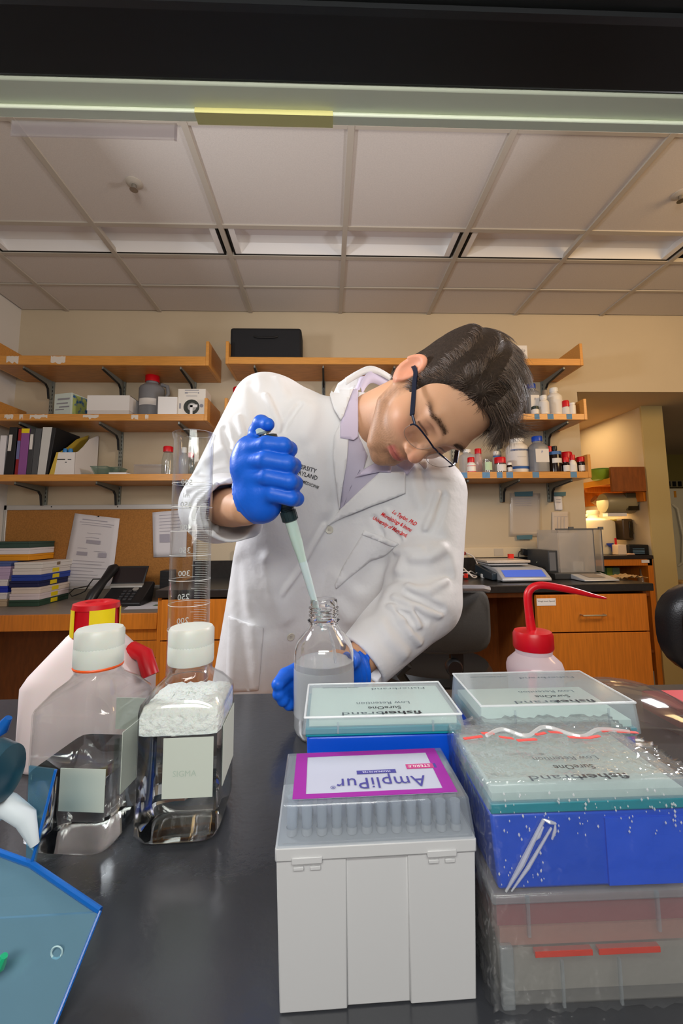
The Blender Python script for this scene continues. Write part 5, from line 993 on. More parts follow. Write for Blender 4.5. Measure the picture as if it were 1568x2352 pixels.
# ---- joints (world, metres)
RS,LS=V(-.132,.90,1.470),V(.215,.87,1.275); RE=at(500,1163,.78); RW_=at(566,1168,.610); LE=at(970,1378,.80); LW_=at(815,1525,.715)
RC=at(538,1174,.655); LC=at(832,1518,.735)
HC=V(.191,.72,1.425); HM=np.array([[.655,-.203,.728],[.612,-.424,-.668],[-.444,-.883,.153]])   # columns: left, forward, up
U_,_,W2=np.linalg.svd(HM); HM=U_@W2
N0=V(.072,.885,1.435)
toL=lambda P:(P-HC)@HM
toW=lambda Q:HC+np.asarray(Q)@HM.T
# ---------------------------------------------------------------- coat
PL,PR=V(-.175,1.04,.78),V(-.02,1.075,.78)
rdir=(RC-RE)/np.linalg.norm(RC-RE); ldir=(LC-LE)/np.linalg.norm(LC-LE)
def coat_base(p):
    d=chain(p,[V(-.20,1.10,.42),PL,RS+V(.075,.0,-.09)],[.125,.105,.10]); d=smin(d,chain(p,[V(.0,1.14,.42),PR,LS+V(-.085,.035,-.02)],[.125,.105,.098]),.07)
    d=smin(d,cone(p,RS+V(.03,.01,-.015),LS+V(-.02,.01,.0),.078,.078),.05); d=smin(d,cone(p,N0+V(-.02,.03,-.05),N0+V(-.005,.0,-.01),.085,.072),.04)
    ra=chain(p,[RS,RE,RC],[.076,.066,.050],.012); ra=np.maximum(ra,(p-RC)@rdir)
    la=chain(p,[LS,LE,LC],[.078,.070,.050],.012); la=np.maximum(la,(p-LC)@ldir)
    ra=np.maximum(ra,-cone(p,RC-rdir*.05,RC+rdir*.05,.042,.0445)); la=np.maximum(la,-cone(p,LC-ldir*.045,LC+ldir*.05,.040,.0435))
    d=smin(d,ra,.022); d=smin(d,la,.022)
    return d
def march(f,px,py,t0=.45,n=90,tmax=1.35):
    d=ray(px,py).reshape(-1,3); t=np.full(len(d),t0); 
    for _ in range(n): t=np.minimum(t+f(CAMP+d*t[:,None])*.85/np.linalg.norm(d,axis=1),tmax)
    return CAMP+d*t[:,None]
FOLDS=[]
def fold(pts,a,w):
    q=np.array(pts,float); P=march(coat_base,q[:,0],q[:,1]); P=P[P[:,1]<1.25]
    if len(P)>1: FOLDS.append((P,a*(.0021 if w<=8 else .0016),w*(.00078 if w<=8 else .00125)))
for pts,a,w_ in [
 (((938,1346),(953,1353),(986,1357),(1026,1332)),6,8),(((897,1333),(960,1330),(1026,1320)),-6,10),(((905,1372),(938,1386),(980,1405),(1009,1413)),6,7),(((935,1363),(973,1380),(1012,1400)),-6,8),
 (((892,1390),(935,1401)),4,6),(((898,1391),(910,1406),(930,1424)),5,6),(((940,1390),(950,1409),(963,1439)),5,6),(((915,1400),(945,1425)),-4,8),(((955,1400),(975,1425)),-4,7),(((950,1281),(986,1280),(1014,1259)),6,9),(((940,1300),(985,1300),(1020,1290)),-5,11),
 (((876,1433),(894,1468),(930,1504)),4,9),(((917,1422),(945,1458),(965,1478)),4,8),(((850,1460),(880,1520)),3,10),(((1006,1134),(990,1180),(975,1215)),4,7),(((1020,1140),(1005,1195),(990,1225)),-4,8),(((920,1235),(960,1225),(1000,1235)),-5,12),(((905,1268),(935,1262),(965,1262)),5,8),
 (((689,928),(664,964),(646,996)),-5,7),(((611,908),(635,961),(646,996)),5,8),(((547,958),(558,999)),5,8),(((541,890),(564,937)),5,9),(((514,984),(526,1031),(541,1072)),-5,8),(((575,880),(590,930),(600,985)),-4,10),(((640,870),(650,905)),4,10),(((680,868),(675,905)),-3,9),
 (((432,1125),(459,1113),(535,1102)),5,7),(((435,1160),(453,1131),(497,1112)),5,6),(((456,1225),(488,1157),(523,1118)),5,6),(((497,1216),(514,1166),(536,1114)),5,6),(((445,1195),(470,1145),(510,1114)),-4,7),(((478,1220),(500,1165),(528,1118)),-4,6),(((470,1060),(500,1040),(540,1030)),4,9),(((455,1085),(480,1090),(520,1085)),-4,8),
 (((588,1216),(611,1289),(635,1371),(655,1420)),5,13),(((560,1290),(590,1380),(610,1450)),-4,16),(((746,1208),(682,1319),(649,1363)),4,7),(((775,1330),(760,1370),(800,1420)),5,14),(((515,1280),(512,1420),(508,1580)),5,12),(((545,1300),(556,1440),(560,1580)),-5,14),(((590,1440),(600,1520),(605,1585)),4,12),
 (((720,1040),(740,1110),(745,1170)),3,14),(((700,1000),(720,940),(760,900)),3,14),(((830,1340),(860,1300),(905,1275)),-6,14),(((850,1400),(880,1350),(900,1300)),-5,14),(((945,1075),(950,1115),(965,1160)),4,9),(((975,1085),(985,1120)),-3,8),(((890,1175),(905,1200),(925,1235)),3,7),(((860,1190),(880,1230)),-2.5,8)]: fold(pts,a,w_)
def coat(p):
    d=coat_base(p)
    for P,a,w_ in FOLDS:
        lo=P.min(0)-5*w_; hi=P.max(0)+5*w_; m=((p>lo)&(p<hi)).all(1)
        if not m.any(): continue
        q=p[m]; e=None
        for i in range(len(P)-1):
            x=cone(q,P[i],P[i+1],0,0); e=x if e is None else np.minimum(e,x)
        d[m]-=a*np.clip((np.linalg.norm(q-LC,axis=1)-.045)/.04,0,1)*(1.15*np.exp(-(e/w_)**2)-.40*np.exp(-(e/(2.6*w_))**2))
    return d
COATM=pm('coat_cotton','#e3e3e5',.62,bump=.35,bscale=16,bdist=.012,sheen=.1)
cp,cf=surfnet(coat,(-.36,.56,.30),(.36,1.26,1.60),.0031)
c_o=sdf_obj('lab_coat',[(cp,cf)],COATM,person,None,1)
def normal(f,P,e=.0015): 
    g=np.stack([f(P+e*np.eye(3)[i])-f(P-e*np.eye(3)[i]) for i in range(3)],1); return g/(np.linalg.norm(g,axis=1,keepdims=True)+1e-9)
def inpoly(x,y,poly):
    c=np.zeros(len(x),bool); n=len(poly)
    for i in range(n):
        x0,y0=poly[i]; x1,y1=poly[(i+1)%n]; m=((y0>y)!=(y1>y)); c^=m&(x<(x1-x0)*(y-y0)/(y1-y0+1e-9)+x0)
    return c
def patch(name,poly,mat,off,th=.0016,step=7,parent=None,f=None,lift=None,bev=.0):
    f=f or coat; poly=[tuple(map(float,q)) for q in poly]; B=[]
    for i in range(len(poly)):
        a=np.array(poly[i]); b=np.array(poly[(i+1)%len(poly)]); k=max(1,int(np.linalg.norm(b-a)/step)); B+=[tuple(a+(b-a)*j/k) for j in range(k)]
    xs_=np.array([b[0] for b in B]); ys_=np.array([b[1] for b in B]); gx_,gy_=np.meshgrid(np.arange(xs_.min()+step/2,xs_.max(),step),np.arange(ys_.min()+step/2,ys_.max(),step)); gx_=gx_.ravel()+.3*np.sin(gy_.ravel()); gy_=gy_.ravel()
    m=inpoly(gx_,gy_,B); m&=np.min(np.hypot(gx_[:,None]-xs_,gy_[:,None]-ys_),1)>step*.45
    pts=[Vector(b) for b in B]+[Vector((a,b)) for a,b in zip(gx_[m],gy_[m])]
    ov,oe,of,*_r=delaunay_2d_cdt(pts,[],[list(range(len(B)))],1,1e-4)
    q=np.array([tuple(v) for v in ov]); P=march(f,q[:,0],q[:,1]); N=normal(f,P); o_=off if lift is None else off+lift(q)
    P=P+N*(np.asarray(o_).reshape(-1,1) if not np.isscalar(o_) else o_)
    ob=MB().add(P,[tuple(x) for x in of]).build(name,mat,parent or person,smooth=True); 
    me=ob.data; me.shade_smooth(); s=ob.modifiers.new('th','SOLIDIFY'); s.thickness=th; s.offset=0; return ob
def ptext(name,s,size_px,c,ang,mat,shear=0,bold=0,w=None,off=.0012,clip=None,parent=None):
    v,f_=textmesh(s,size_px,shear=shear,bold=bold); k=1 if not w else w/(v[:,0].max()-v[:,0].min()); x=v[:,0]*k; y=v[:,1]; ca,sa=math.cos(ang),math.sin(ang)
    qx=c[0]+x*ca+y*sa; qy=c[1]+x*sa-y*ca; P=march(coat,qx,qy); P=P+normal(coat,P)*off; return MB().add(P,f_).build(name,mat,parent or person,fix=False)
SHIRT=pm('shirt_lavender','#b9b3c6',.75,bump=.1,bscale=600); SHIRTL=pm('shirt_collar','#cfc5dc',.7)
patch('shirt',((800,1000),(822,1000),(843,1047),(835,1078),(873,1058),(905,1062),(880,1090),(783,1173),(788,1080)),SHIRT,.004)
MB().tube([march(coat,*q)[0]+V(0,-.0058,0) for q in ((826,1080),(805,1120),(788,1165))],.0008,6).build('shirt_placket',pm('shirt_seam','#8d879c',.8),person,smooth=True)
patch('coat_lapel',((783,970),(766,1002),(764,1045),(772,1105),(783,1171),(790,1110),(797,1062),(800,1006)),COATM,.0075)
patch('coat_lapel',((748,1207),(784,1170),(830,1126),(873,1086),(932,1088),(931,1133),(858,1160),(800,1185)),COATM,.007)
patch('shirt_collar',((834,866),(830,882),(822,905),(821,1005),(811,1013),(780,1008),(781,975),(790,960),(812,905),(826,868)),SHIRTL,.009)
patch('shirt_collar',((818,1095),(846,1075),(873,1063),(899,1068),(896,1089),(871,1087)),SHIRTL,.011)
patch('shirt_collar',((899,1068),(925,1058),(955,1060),(938,1095),(915,1079)),SHIRTL,.011)
patch('coat_collar',((800,866),(775,882),(758,918),(768,948),(783,971),(790,960),(812,905),(826,870),(834,862)),COATM,.0115)
patch('coat_collar',((950,1062),(983,1063),(980,1086),(957,1071)),COATM,.009)
po=patch('chest_pocket',((838,1218),(878,1233),(917,1250),(886,1275),(850,1286),(808,1321),(772,1352),(769,1342),(789,1300)),COATM,.0022,.002)
patch('pocket_hem',((838,1217),(878,1232),(917,1249),(910,1258),(874,1243),(832,1227)),COATM,.0042,.0014)
patch('hip_pocket',((527,1414),(566,1428),(604,1441),(600,1515),(594,1584),(560,1588),(520,1588),(523,1500)),COATM,.0024,.002)
for c in ((756,1217),(667,1462)):
    P=march(coat,*c)[0]; N=normal(coat,P[None])[0]; X=np.cross(N,[0,0,1.]); X/=np.linalg.norm(X); Y=np.cross(N,X)
    b=MB().lathe([(.0078,.001),(.0085,.0022),(.0075,.0036),(.0055,.0030),(.0001,.0028)],P,24,False,True,frame=[X,Y,N]).build('button',pm('button_cream','#d3cfc2',.35),person,smooth=True)
    h=MB()
    for i,j in((-1,-1),(-1,1),(1,-1),(1,1)): h.lathe([(.0007,.0031),(.0007,.0034)],P+X*.0016*i+Y*.0016*j,8,frame=[X,Y,N])
    h.build('button_holes',pm('hole_dark','#77736a',.8),b)
th=R(15.5)
ptext('chest_lettering','UNIVERSITY',14,(693,1077),R(16),INK,w=66,bold=.01); ptext('chest_lettering','OF MARYLAND',14,(689,1091),R(17),INK,w=80,bold=.01); ptext('chest_lettering','SCHOOL OF MEDICINE',10,(686,1106),R(21),INK,w=95,bold=.012)
RT_=pm('embroidery_red','#dd141c',.7)
ptext('red_embroidery','Lu Taylor, PhD',13,(926,1193),R(29),RT_,shear=.35,bold=.02,w=63); ptext('red_embroidery','Microbiology & Immu',13,(908,1202),R(29),RT_,shear=.35,bold=.02,w=80); ptext('red_embroidery','University of Maryland,',13,(893,1213),R(29),RT_,shear=.35,bold=.02,w=88)
# ---------------------------------------------------------------- body: head, neck, forearms, trunk, legs (one mesh)
def head(q):      # q in head coordinates: left, forward, up
    l,n,u=q[:,0],q[:,1],q[:,2]; a=np.abs(l); s=np.stack([a,n,u],1)
    d=ell(q,(0,-.018,.046),(.074,.099,.086)); d=smin(d,ell(q,(0,.032,.010),(.060,.064,.090)),.03)
    d=smin(d,chain(s,[V(.055,-.002,-.035),V(.050,.012,-.066),V(.022,.072,-.098),V(.0,.080,-.100)],[.018,.018,.018,.019]),.03)
    d=smin(d,ell(q,(0,.052,-.050),(.040,.043,.052)),.03); d=smin(d,ell(s,(.040,.052,-.022),(.024,.030,.024)),.025)
    d=smin(d,cone(s,V(.0,.0895,.030),V(.040,.078,.034),.010,.009),.018)
    d=smax(d,-sph(s,V(.031,.103,.010),.0165),.014)
    d=smin(d,ell(s,V(.0315,.0735,.009),(.0155,.0135,.0125)),.004)
    d=smin(d,cone(s,V(.018,.0855,.0065),V(.044,.0800,.0030),.0028,.0022),.004)
    d=smin(d,cone(q,V(0,.086,.020),V(0,.108,-.022),.0075,.0105),.012); d=smin(d,sph(q,V(0,.111,-.028),.0118),.008); d=smin(d,ell(s,V(.0125,.100,-.032),(.0085,.011,.008)),.006)
    d=smax(d,-cone(s,V(.006,.104,-.042),V(.007,.100,-.036),.0035,.003),.003)
    d=smin(d,chain(s,[V(0,.0985,-.0585),V(.010,.0960,-.0590),V(.0235,.0860,-.0640)],[.0050,.0046,.0020]),.005)
    d=smin(d,chain(s,[V(0,.0965,-.0700),V(.010,.0945,-.0690),V(.0230,.0860,-.0650)],[.0058,.0052,.0020]),.005)
    d=smax(d,-chain(s,[V(0,.1015,-.0640),V(.012,.0985,-.0640),V(.024,.0885,-.0648)],[.0014,.0012,.0010]),.003)
    d=smin(d,sph(q,V(0,.082,-.104),.016),.012); d=smax(d,-cone(s,V(0,.104,-.0835),V(.012,.098,-.083),.006,.004),.010)
    # ears
    E=np.array([[.30,.0,-.954],[.0,1,0],[.954,0,.30]]); e=s-V(.080,-.012,.000); e=np.stack([e[:,0]*.90-e[:,1]*-.43,e[:,1]*.90+e[:,0]*-.43,e[:,2]],1)
    ear=ell(e,(0,0,.0),(.0065,.019,.032)); ear=smin(ear,ell(e,(-.002,.006,-.026),(.006,.009,.011)),.006)
    ear=smax(ear,-ell(e,(.006,.001,.004),(.0055,.0115,.020)),.004); ear=smin(ear,ell(e,(.001,.012,-.004),(.004,.004,.006)),.004)
    th_=np.arctan2(e[:,2],e[:,1]); rr=np.sqrt((e[:,1]/.017)**2+(e[:,2]/.030)**2); ring=np.sqrt(((rr-1)*.020)**2+(e[:,0]-.003)**2)-.0036; ear=smin(ear,np.where(th_>-1.2,ring,1.),.003)
    d=smin(d,ear,.006)
    # neck (runs back to the collar)
    nb=toL(N0+V(-.01,.012,-.012)); d=smin(d,cone(q,V(0,-.030,-.045),nb,.052,.058),.022); d=smin(d,cone(q,V(0,.018,-.095),nb+V(0,.035,.02),.022,.03),.03)
    return d
hp,hf=surfnet(head,(-.105,-.135,-.24),(.105,.135,.15),.0021)
def limbs(p): return np.minimum(chain(p,[RE,RE*.4+RW_*.6,RW_,at(585,1155,.602)],[.036,.032,.025,.024]),chain(p,[LE,LE*.4+LW_*.6,LW_,at(775,1528,.69)],[.038,.033,.027,.026]))
lp,lf=surfnet(limbs,(-.33,.5,.9),(.34,.95,1.35),.004)
def trunk(p):
    d=chain(p,[V(-.08,1.09,.86),V(-.02,1.02,1.10),V(.04,.93,1.34)],[.10,.09,.065]); d=smin(d,cone(p,RS+V(.03,0,-.03),LS+V(-.03,0,-.01),.05,.05),.04); d=smin(d,cone(p,V(.04,.93,1.34),N0,.055,.048),.03)
    for s in(-1,1): d=smin(d,chain(p,[V(-.08+.08*s,1.08,.84),V(-.08+.095*s,1.06,.46),V(-.08+.10*s,1.12,.08)],[.082,.055,.040]),.03)
    d=smin(d,cone(p,RS,RE,.045,.04),.02); d=smin(d,cone(p,LS,LE,.045,.04),.02); return d
tp_,tf=surfnet(trunk,(-.36,.72,.0),(.36,1.28,1.55),.014)
def skin(P):
    q=toL(P); a=np.abs(q[:,0]); n,u=q[:,1],q[:,2]; c=np.tile(np.array(lin('#d3a17e')),(len(P),1)); inh=(np.linalg.norm(q,axis=1)<.19)
    def mix(m,col,k): 
        m=np.clip(m,0,1)*k*inh; c[:]=c*(1-m[:,None])+np.array(lin(col))*m[:,None]
    g=lambda d,w_:np.exp(-(d/w_)**2)
    mix(g(np.hypot(a-.042,u+.022),.022)*(n>.03),'#cf8468',.45); mix(g(np.linalg.norm(q-V(0,.115,-.028),axis=1),.016),'#c97c68',.6)
    st=np.clip((-.036-u)/.022,0,1)*np.clip((n+.01)/.03,0,1); st=np.maximum(st,np.clip(1-np.abs(n-.012)/.020,0,1)*np.clip((.0-u)/.02,0,1)*(a>.05)); nz=.75+.25*np.sin(P[:,0]*2100)*np.sin(P[:,1]*1900+P[:,2]*2300)
    mix(st*nz*np.clip((u+.145)/.03,0,1),'#6f4f38',.55)
    lip=g((u+.0645)/1.,.0085)*(n>.082)*np.clip((.025-a)/.004,0,1); mix(lip*1.3,'#b8605a',.85)
    br=g(u-(.0345-.25*np.maximum(0,a-.040)+.004*np.sin(a*60)),.0042)*np.clip((a-.012)/.006,0,1)*np.clip((.060-a)/.006,0,1)*(n>.05); mix(br*1.2,'#4a3222',.8)
    lash=g(u-(.0062-.10*np.abs(a-.031)),.0016)*(np.abs(a-.031)<.0145)*(n>.07); mix(lash*1.3,'#2a1a14',.9)
    mix(g(np.hypot(a-.031,u-.014),.015)*(n>.06),'#b97e6e',.30); mix((a>.076)*(u>-.04)*(n<.02),'#e08a72',.5); return c
SKIN=pm('skin','#d8a488',.5,vcol='Col',sss=.12,bump=.06,bscale=700,spec=.35)
body=sdf_obj('body',[(toW(hp),hf),(lp,lf),(tp_,tf)],SKIN,person,skin,1)
# eyebrow hairs come with the hair strands below
def ribbon(name,P,hgt,mat):
    t_=[at(*p) for p in P]; b_=[at(p[0]+hgt*.15,p[1]+hgt,p[2]-.004) for p in P]; t_=smoothpts(t_,5); b_=smoothpts(b_,5); n=len(t_)
    o=MB().add(t_+b_,[(i,i+1,n+i+1,n+i) for i in range(n-1)]).build(name,mat,person,smooth=True); s=o.modifiers.new('th','SOLIDIFY'); s.thickness=.0022; return o
ribbon('coat_collar',((792,868,.86),(820,851,.87),(848,840,.885),(874,847,.90),(905,866,.92)),16,COATM)
ribbon('shirt_collar',((828,880,.858),(838,862,.868),(852,853,.882),(876,862,.90),(900,876,.915)),26,SHIRTL)
# trousers and shoes
def trous(p):
    d=cone(p,V(-.12,1.07,.86),V(-.04,1.07,.86),.12,.12)
    for s in(-1,1): d=smin(d,chain(p,[V(-.08+.08*s,1.08,.84),V(-.08+.095*s,1.06,.46),V(-.08+.10*s,1.12,.07)],[.095,.072,.062]),.03)
    return np.maximum(d,p[:,2]-.93)
sdf_obj('trousers',[surfnet(trous,(-.36,.85,.03),(.22,1.28,.98),.013)],pm('trousers_dark','#23262e',.8),person)
for s in(-1,1):
    fx=-.08+.10*s; sdf_obj('shoe',[surfnet(lambda p:np.maximum(smin(ell(p,(fx,1.02,.035),(.048,.11,.05)),cone(p,V(fx,1.10,.04),V(fx,1.11,.085),.048,.045),.03),.002-p[:,2]),(fx-.07,.88,-.01),(fx+.07,1.2,.16),.008)],pm('shoe_black','#1a1a1c',.4),person)
# ---------------------------------------------------------------- gloves
def fingers(p,Fs,k=.0035):
    d=None
    for pts,rs in Fs:
        e=chain(p,pts,rs,.003); d=e if d is None else smin(d,e,k)
    return d
A=at
RF=[([A(583,1030,.578),A(612,1022,.566),A(650,1024,.564),A(664,1032,.580),A(655,1030,.602),A(632,1032,.612)],[.0125,.0125,.0118,.0112,.0105,.009]),
    ([A(578,1062,.578),A(612,1058,.563),A(660,1065,.562),A(673,1070,.579),A(662,1072,.602),A(636,1072,.613)],[.0128,.0130,.0120,.0114,.0105,.009]),
    ([A(580,1098,.580),A(615,1096,.566),A(664,1106,.565),A(677,1110,.582),A(666,1112,.604),A(640,1110,.615)],[.0125,.0125,.0117,.0110,.0102,.009]),
    ([A(590,1130,.584),A(625,1134,.573),A(668,1144,.572),A(681,1146,.586),A(672,1146,.604),A(648,1144,.613)],[.0120,.0120,.0108,.0102,.0095,.008])]
RTH=([A(585,1078,.612),A(587,1028,.608),A(592,992,.600),A(600,972,.588),A(615,975,.576)],[.018,.0155,.0125,.0110,.0095])
def gloveR(p):
    d=fingers(p,RF); pal=chain(p,[A(575,1030,.592),A(570,1075,.594),A(585,1130,.598)],[.019,.022,.020],.01)
    pal=smin(pal,chain(p,[A(562,1050,.598),A(590,1110,.602),A(598,1158,.603)],[.014,.022,.024],.01),.02); pal=smin(pal,cone(p,A(612,1120,.596),A(606,1160,.601),.022,.021),.02)
    d=smin(d,pal,.008); d=smin(d,chain(p,RTH[0],RTH[1],.006),.006)
    w0=A(594,1140,.602); w1=A(570,1152,.612); ax=(w1-w0)/np.linalg.norm(w1-w0); cu=cone(p,w0,w1,.030,.0305); cu=np.maximum(cu,(p-w1)@ax); d=smin(d,cu,.012)
    q=(p-w0)@ax; d=d-.0008*np.sin(q*900)*np.clip(q/.02,0,1)*np.clip(1-np.abs(d)/.01,0,1)
    return d
NIT=pm('nitrile_blue','#1568e6',.42,bump=.18,bscale=220,spec=.45,noise=.08,nscale=25)
sdf_obj('glove',[surfnet(gloveR,A(505,1215,.66)*[1,0,1]+V(-.01,.53,-.02),A(700,940,.58)*[1,0,1]+V(.02,.66,.03),.0019)],NIT,person,None,1)
LF=[([A(775,1512,.700),A(735,1522,.697),A(688,1536,.690),A(655,1552,.668),A(638,1572,.640)],[.0135,.0130,.0122,.0112,.0095]),
    ([A(775,1535,.700),A(735,1548,.698),A(688,1566,.692),A(655,1580,.668),A(640,1594,.642)],[.0135,.0132,.0122,.0112,.0095]),
    ([A(775,1558,.698),A(738,1575,.697),A(695,1592,.690),A(662,1602,.668),A(650,1608,.645)],[.013,.0125,.0118,.0108,.0092]),
    ([A(775,1580,.696),A(742,1600,.695),A(705,1612,.690),A(676,1616,.670),A(664,1618,.652)],[.012,.0115,.0108,.0100,.0088])]
def gloveL(p):
    d=fingers(p,LF); pal=chain(p,[A(785,1520,.703),A(790,1550,.703),A(785,1578,.700)],[.020,.022,.019],.01); pal=smin(pal,cone(p,A(785,1540,.703),A(812,1535,.708),.024,.025),.02); d=smin(d,pal,.008)
    d=smin(d,chain(p,[A(800,1520,.700),A(806,1515,.672),A(800,1520,.648),A(790,1530,.632)],[.016,.0135,.0120,.0100],.006),.008)
    w0=A(808,1535,.708); w1=A(826,1532,.716); ax=(w1-w0)/np.linalg.norm(w1-w0); cu=np.maximum(cone(p,w0,w1,.029,.033),(p-w1)@ax); d=smin(d,cu,.010)
    q=(p-w0)@ax; d=d-.0011*np.sin(q*700+8*p[:,2]*20)*np.clip((q+.015)/.02,0,1)*np.clip(1-np.abs(d)/.01,0,1)
    return np.maximum(d,-sdf_cyl(p))
def sdf_cyl(p): return np.maximum(np.hypot(p[:,0]-bc[0],p[:,1]-bc[1])-(Rb+.0004),p[:,2]-(ZB+.125))
sdf_obj('glove',[surfnet(gloveL,(-.13,.58,ZB+.0008),(.10,.78,1.06),.0019)],NIT,person,None,1)
# ---------------------------------------------------------------- hair
def nh(q):       # positive inside the haired part of the scalp
    l,n,u=q[:,0],q[:,1],q[:,2]; a=np.abs(l); front=np.where(u>.03,.034+(u-.03)*.5-.25*np.maximum(0,a-.03)*np.clip((u-.03)/.04,0,1),.034)-n
    low=np.where(n>.016,u+.010,np.where(n>-.030,u-.022,u+.070)); return np.minimum(front,low)
def scalp(q):
    d=ell(q,(0,-.020,.048),(.074,.100,.086)); d=smin(d,ell(q,(0,-.062,-.03),(.055,.040,.055)),.03); d=smin(d,ell(q,(0,.020,.015),(.0635,.064,.086)),.03); return d
def hairmass(q):
    l,n,u=q[:,0],q[:,1],q[:,2]; top=np.clip((u-.045)/.05,0,1); thick=.004+.008*top+.001*top*np.clip((l+.03)/.06,0,1)*5+.005*top*np.clip((n-.02)/.05,0,1)
    d=scalp(q)-thick; d=d-.0018*np.sin(l*230+n*60)*top; return smax(d,-nh(q)*.9+.0,.012)
gp,gf=surfnet(hairmass,(-.13,-.15,-.13),(.13,.15,.18),.0035)
HAIRM=pm('hair_base','#352920',.7,spec=.25,bump=.6,bscale=300,bdist=.003,noise=.35,nscale=180)
hair=sdf_obj('hair',[(toW(gp),gf)],HAIRM,person,None,2)
tri=np.concatenate([gf[:,[0,1,2]],gf[:,[0,2,3]]]); T=gp[tri]; ar=np.linalg.norm(np.cross(T[:,1]-T[:,0],T[:,2]-T[:,0]),axis=1); cen=T.mean(1); okm=(scalp(cen)>.0015)&(nh(cen)>-.010); ar=ar*okm; NS=22000
ti=rng.choice(len(tri),NS,p=ar/ar.sum()); bw=rng.dirichlet((1,1,1),NS); root=(T[ti]*bw[:,:,None]).sum(1); NN=normal(hairmass,root)
l,n,u=root.T; top=np.clip((u-.045)/.045,0,1)*np.clip((l+.045)/.02,0,1); D=np.zeros((NS,3))
D+=top[:,None]*np.stack([.50+0*l,.50+.9*np.clip(n/.08,0,1)*np.clip(l/.05,-.3,1),.12+0*l],1)
D+=(1-top)[:,None]*np.stack([-.15*np.sign(l),-.85+0*l,-.35-.5*(n<-.03)],1)
D+=rng.normal(0,.13,(NS,3)); D-=NN*(D*NN).sum(1)[:,None]; D/=np.linalg.norm(D,axis=1)[:,None]+1e-9
L=(.026+.012*top+.016*top*np.clip((n-.035)/.04,0,1)*np.clip((l+.02)/.05,0,1))*rng.uniform(.6,1.25,NS); lift=(.12-.05*top)*rng.uniform(.3,1.4,NS); K=7
tt=np.linspace(0,1,K); pts=root[:,None,:]-NN[:,None,:]*.001+D[:,None,:]*(L[:,None]*tt)[:,:,None]+NN[:,None,:]*(L[:,None]*lift[:,None]*(tt-.75*tt**2)-(L[:,None]**2)/(2*.10)*tt**2*.45)[:,:,None]
gd=rng.choice(NS,900,replace=False); near=np.concatenate([np.argmin(((root[i:i+500,None]-root[gd][None])**2).sum(-1),1) for i in range(0,NS,500)]); gp_=pts[gd][near]
cl=(.38*tt**1.2)[None,:,None]; pts=pts*(1-cl)+(gp_+ (root-root[gd][near])[:,None,:]*.25)*cl
W=toW(pts.reshape(-1,3)).reshape(NS,K,3); W[:,:,2]-=(L[:,None]*.22*tt**2); W-=np.array(wloc(person))
hc=bpy.data.hair_curves.new('hair_strands'); hc.add_curves([K]*NS); hc.attributes['position'].data.foreach_set('vector',W.astype(np.float32).ravel())
ra=hc.attributes.get('radius') or hc.attributes.new('radius','FLOAT','POINT'); ra.data.foreach_set('value',np.tile(np.linspace(.00036,.00010,K),NS).astype(np.float32))
hm=bpy.data.materials.new('hair_strand'); hm.use_nodes=True; nt=hm.node_tree; nt.nodes.remove(nt.nodes['Principled BSDF']); hb=nt.nodes.new('ShaderNodeBsdfPrincipled'); hb.inputs['Base Color'].default_value=(*lin('#43342a'),1); hb.inputs['Roughness'].default_value=.36; hi_=nt.nodes.new('ShaderNodeHairInfo'); cr=nt.nodes.new('ShaderNodeValToRGB'); cr.color_ramp.elements[0].color=(*lin('#32251d'),1); cr.color_ramp.elements[1].color=(*lin('#6f5a4a'),1); nt.links.new(hi_.outputs['Random'],cr.inputs[0]); nt.links.new(cr.outputs[0],hb.inputs['Base Color']); hb.inputs['Specular IOR Level'].default_value=.6; nt.links.new(hb.outputs[0],nt.nodes['Material Output'].inputs['Surface'])
hc.materials.append(hm); ho=bpy.data.objects.new('hair_strands',hc); COL.objects.link(ho); ho.parent=person; ho['kind']='stuff'
# brow hairs
m=MB()
for s in(-1,1):
    for k in range(130):
        a=rng.uniform(.013,.057); uu=.0345-.25*max(0,a-.040)+.004*math.sin(a*60)+rng.normal(0,.0022); q=V(s*a,.105,uu)
        for _ in range(12): q=q-V(0,1,0)*head(q[None])[0]*.9
        e=q+V(s*.006,.0012,.0022 if a<.04 else -.001)+rng.normal(0,.0006,3); W_=toW(np.array([q,(q+e)/2+V(0,.0008,0),e])); m.tube(list(W_),[.00018,.00015,.00005],3,False)
o=m.build('eyebrow',pm('brow_hair','#3a281c',.6),person,fix=False); o['kind']='stuff'
# lanyard inside the collar
Pl=march(coat,np.array([833,845,858,870]),np.array([879,876,877,880]))
MB().tube(smoothpts([p+V(0,-.016,.0) for p in Pl]),.0022,6).build('lanyard',pm('navy_cord','#1b1f4a',.6),person,smooth=True)
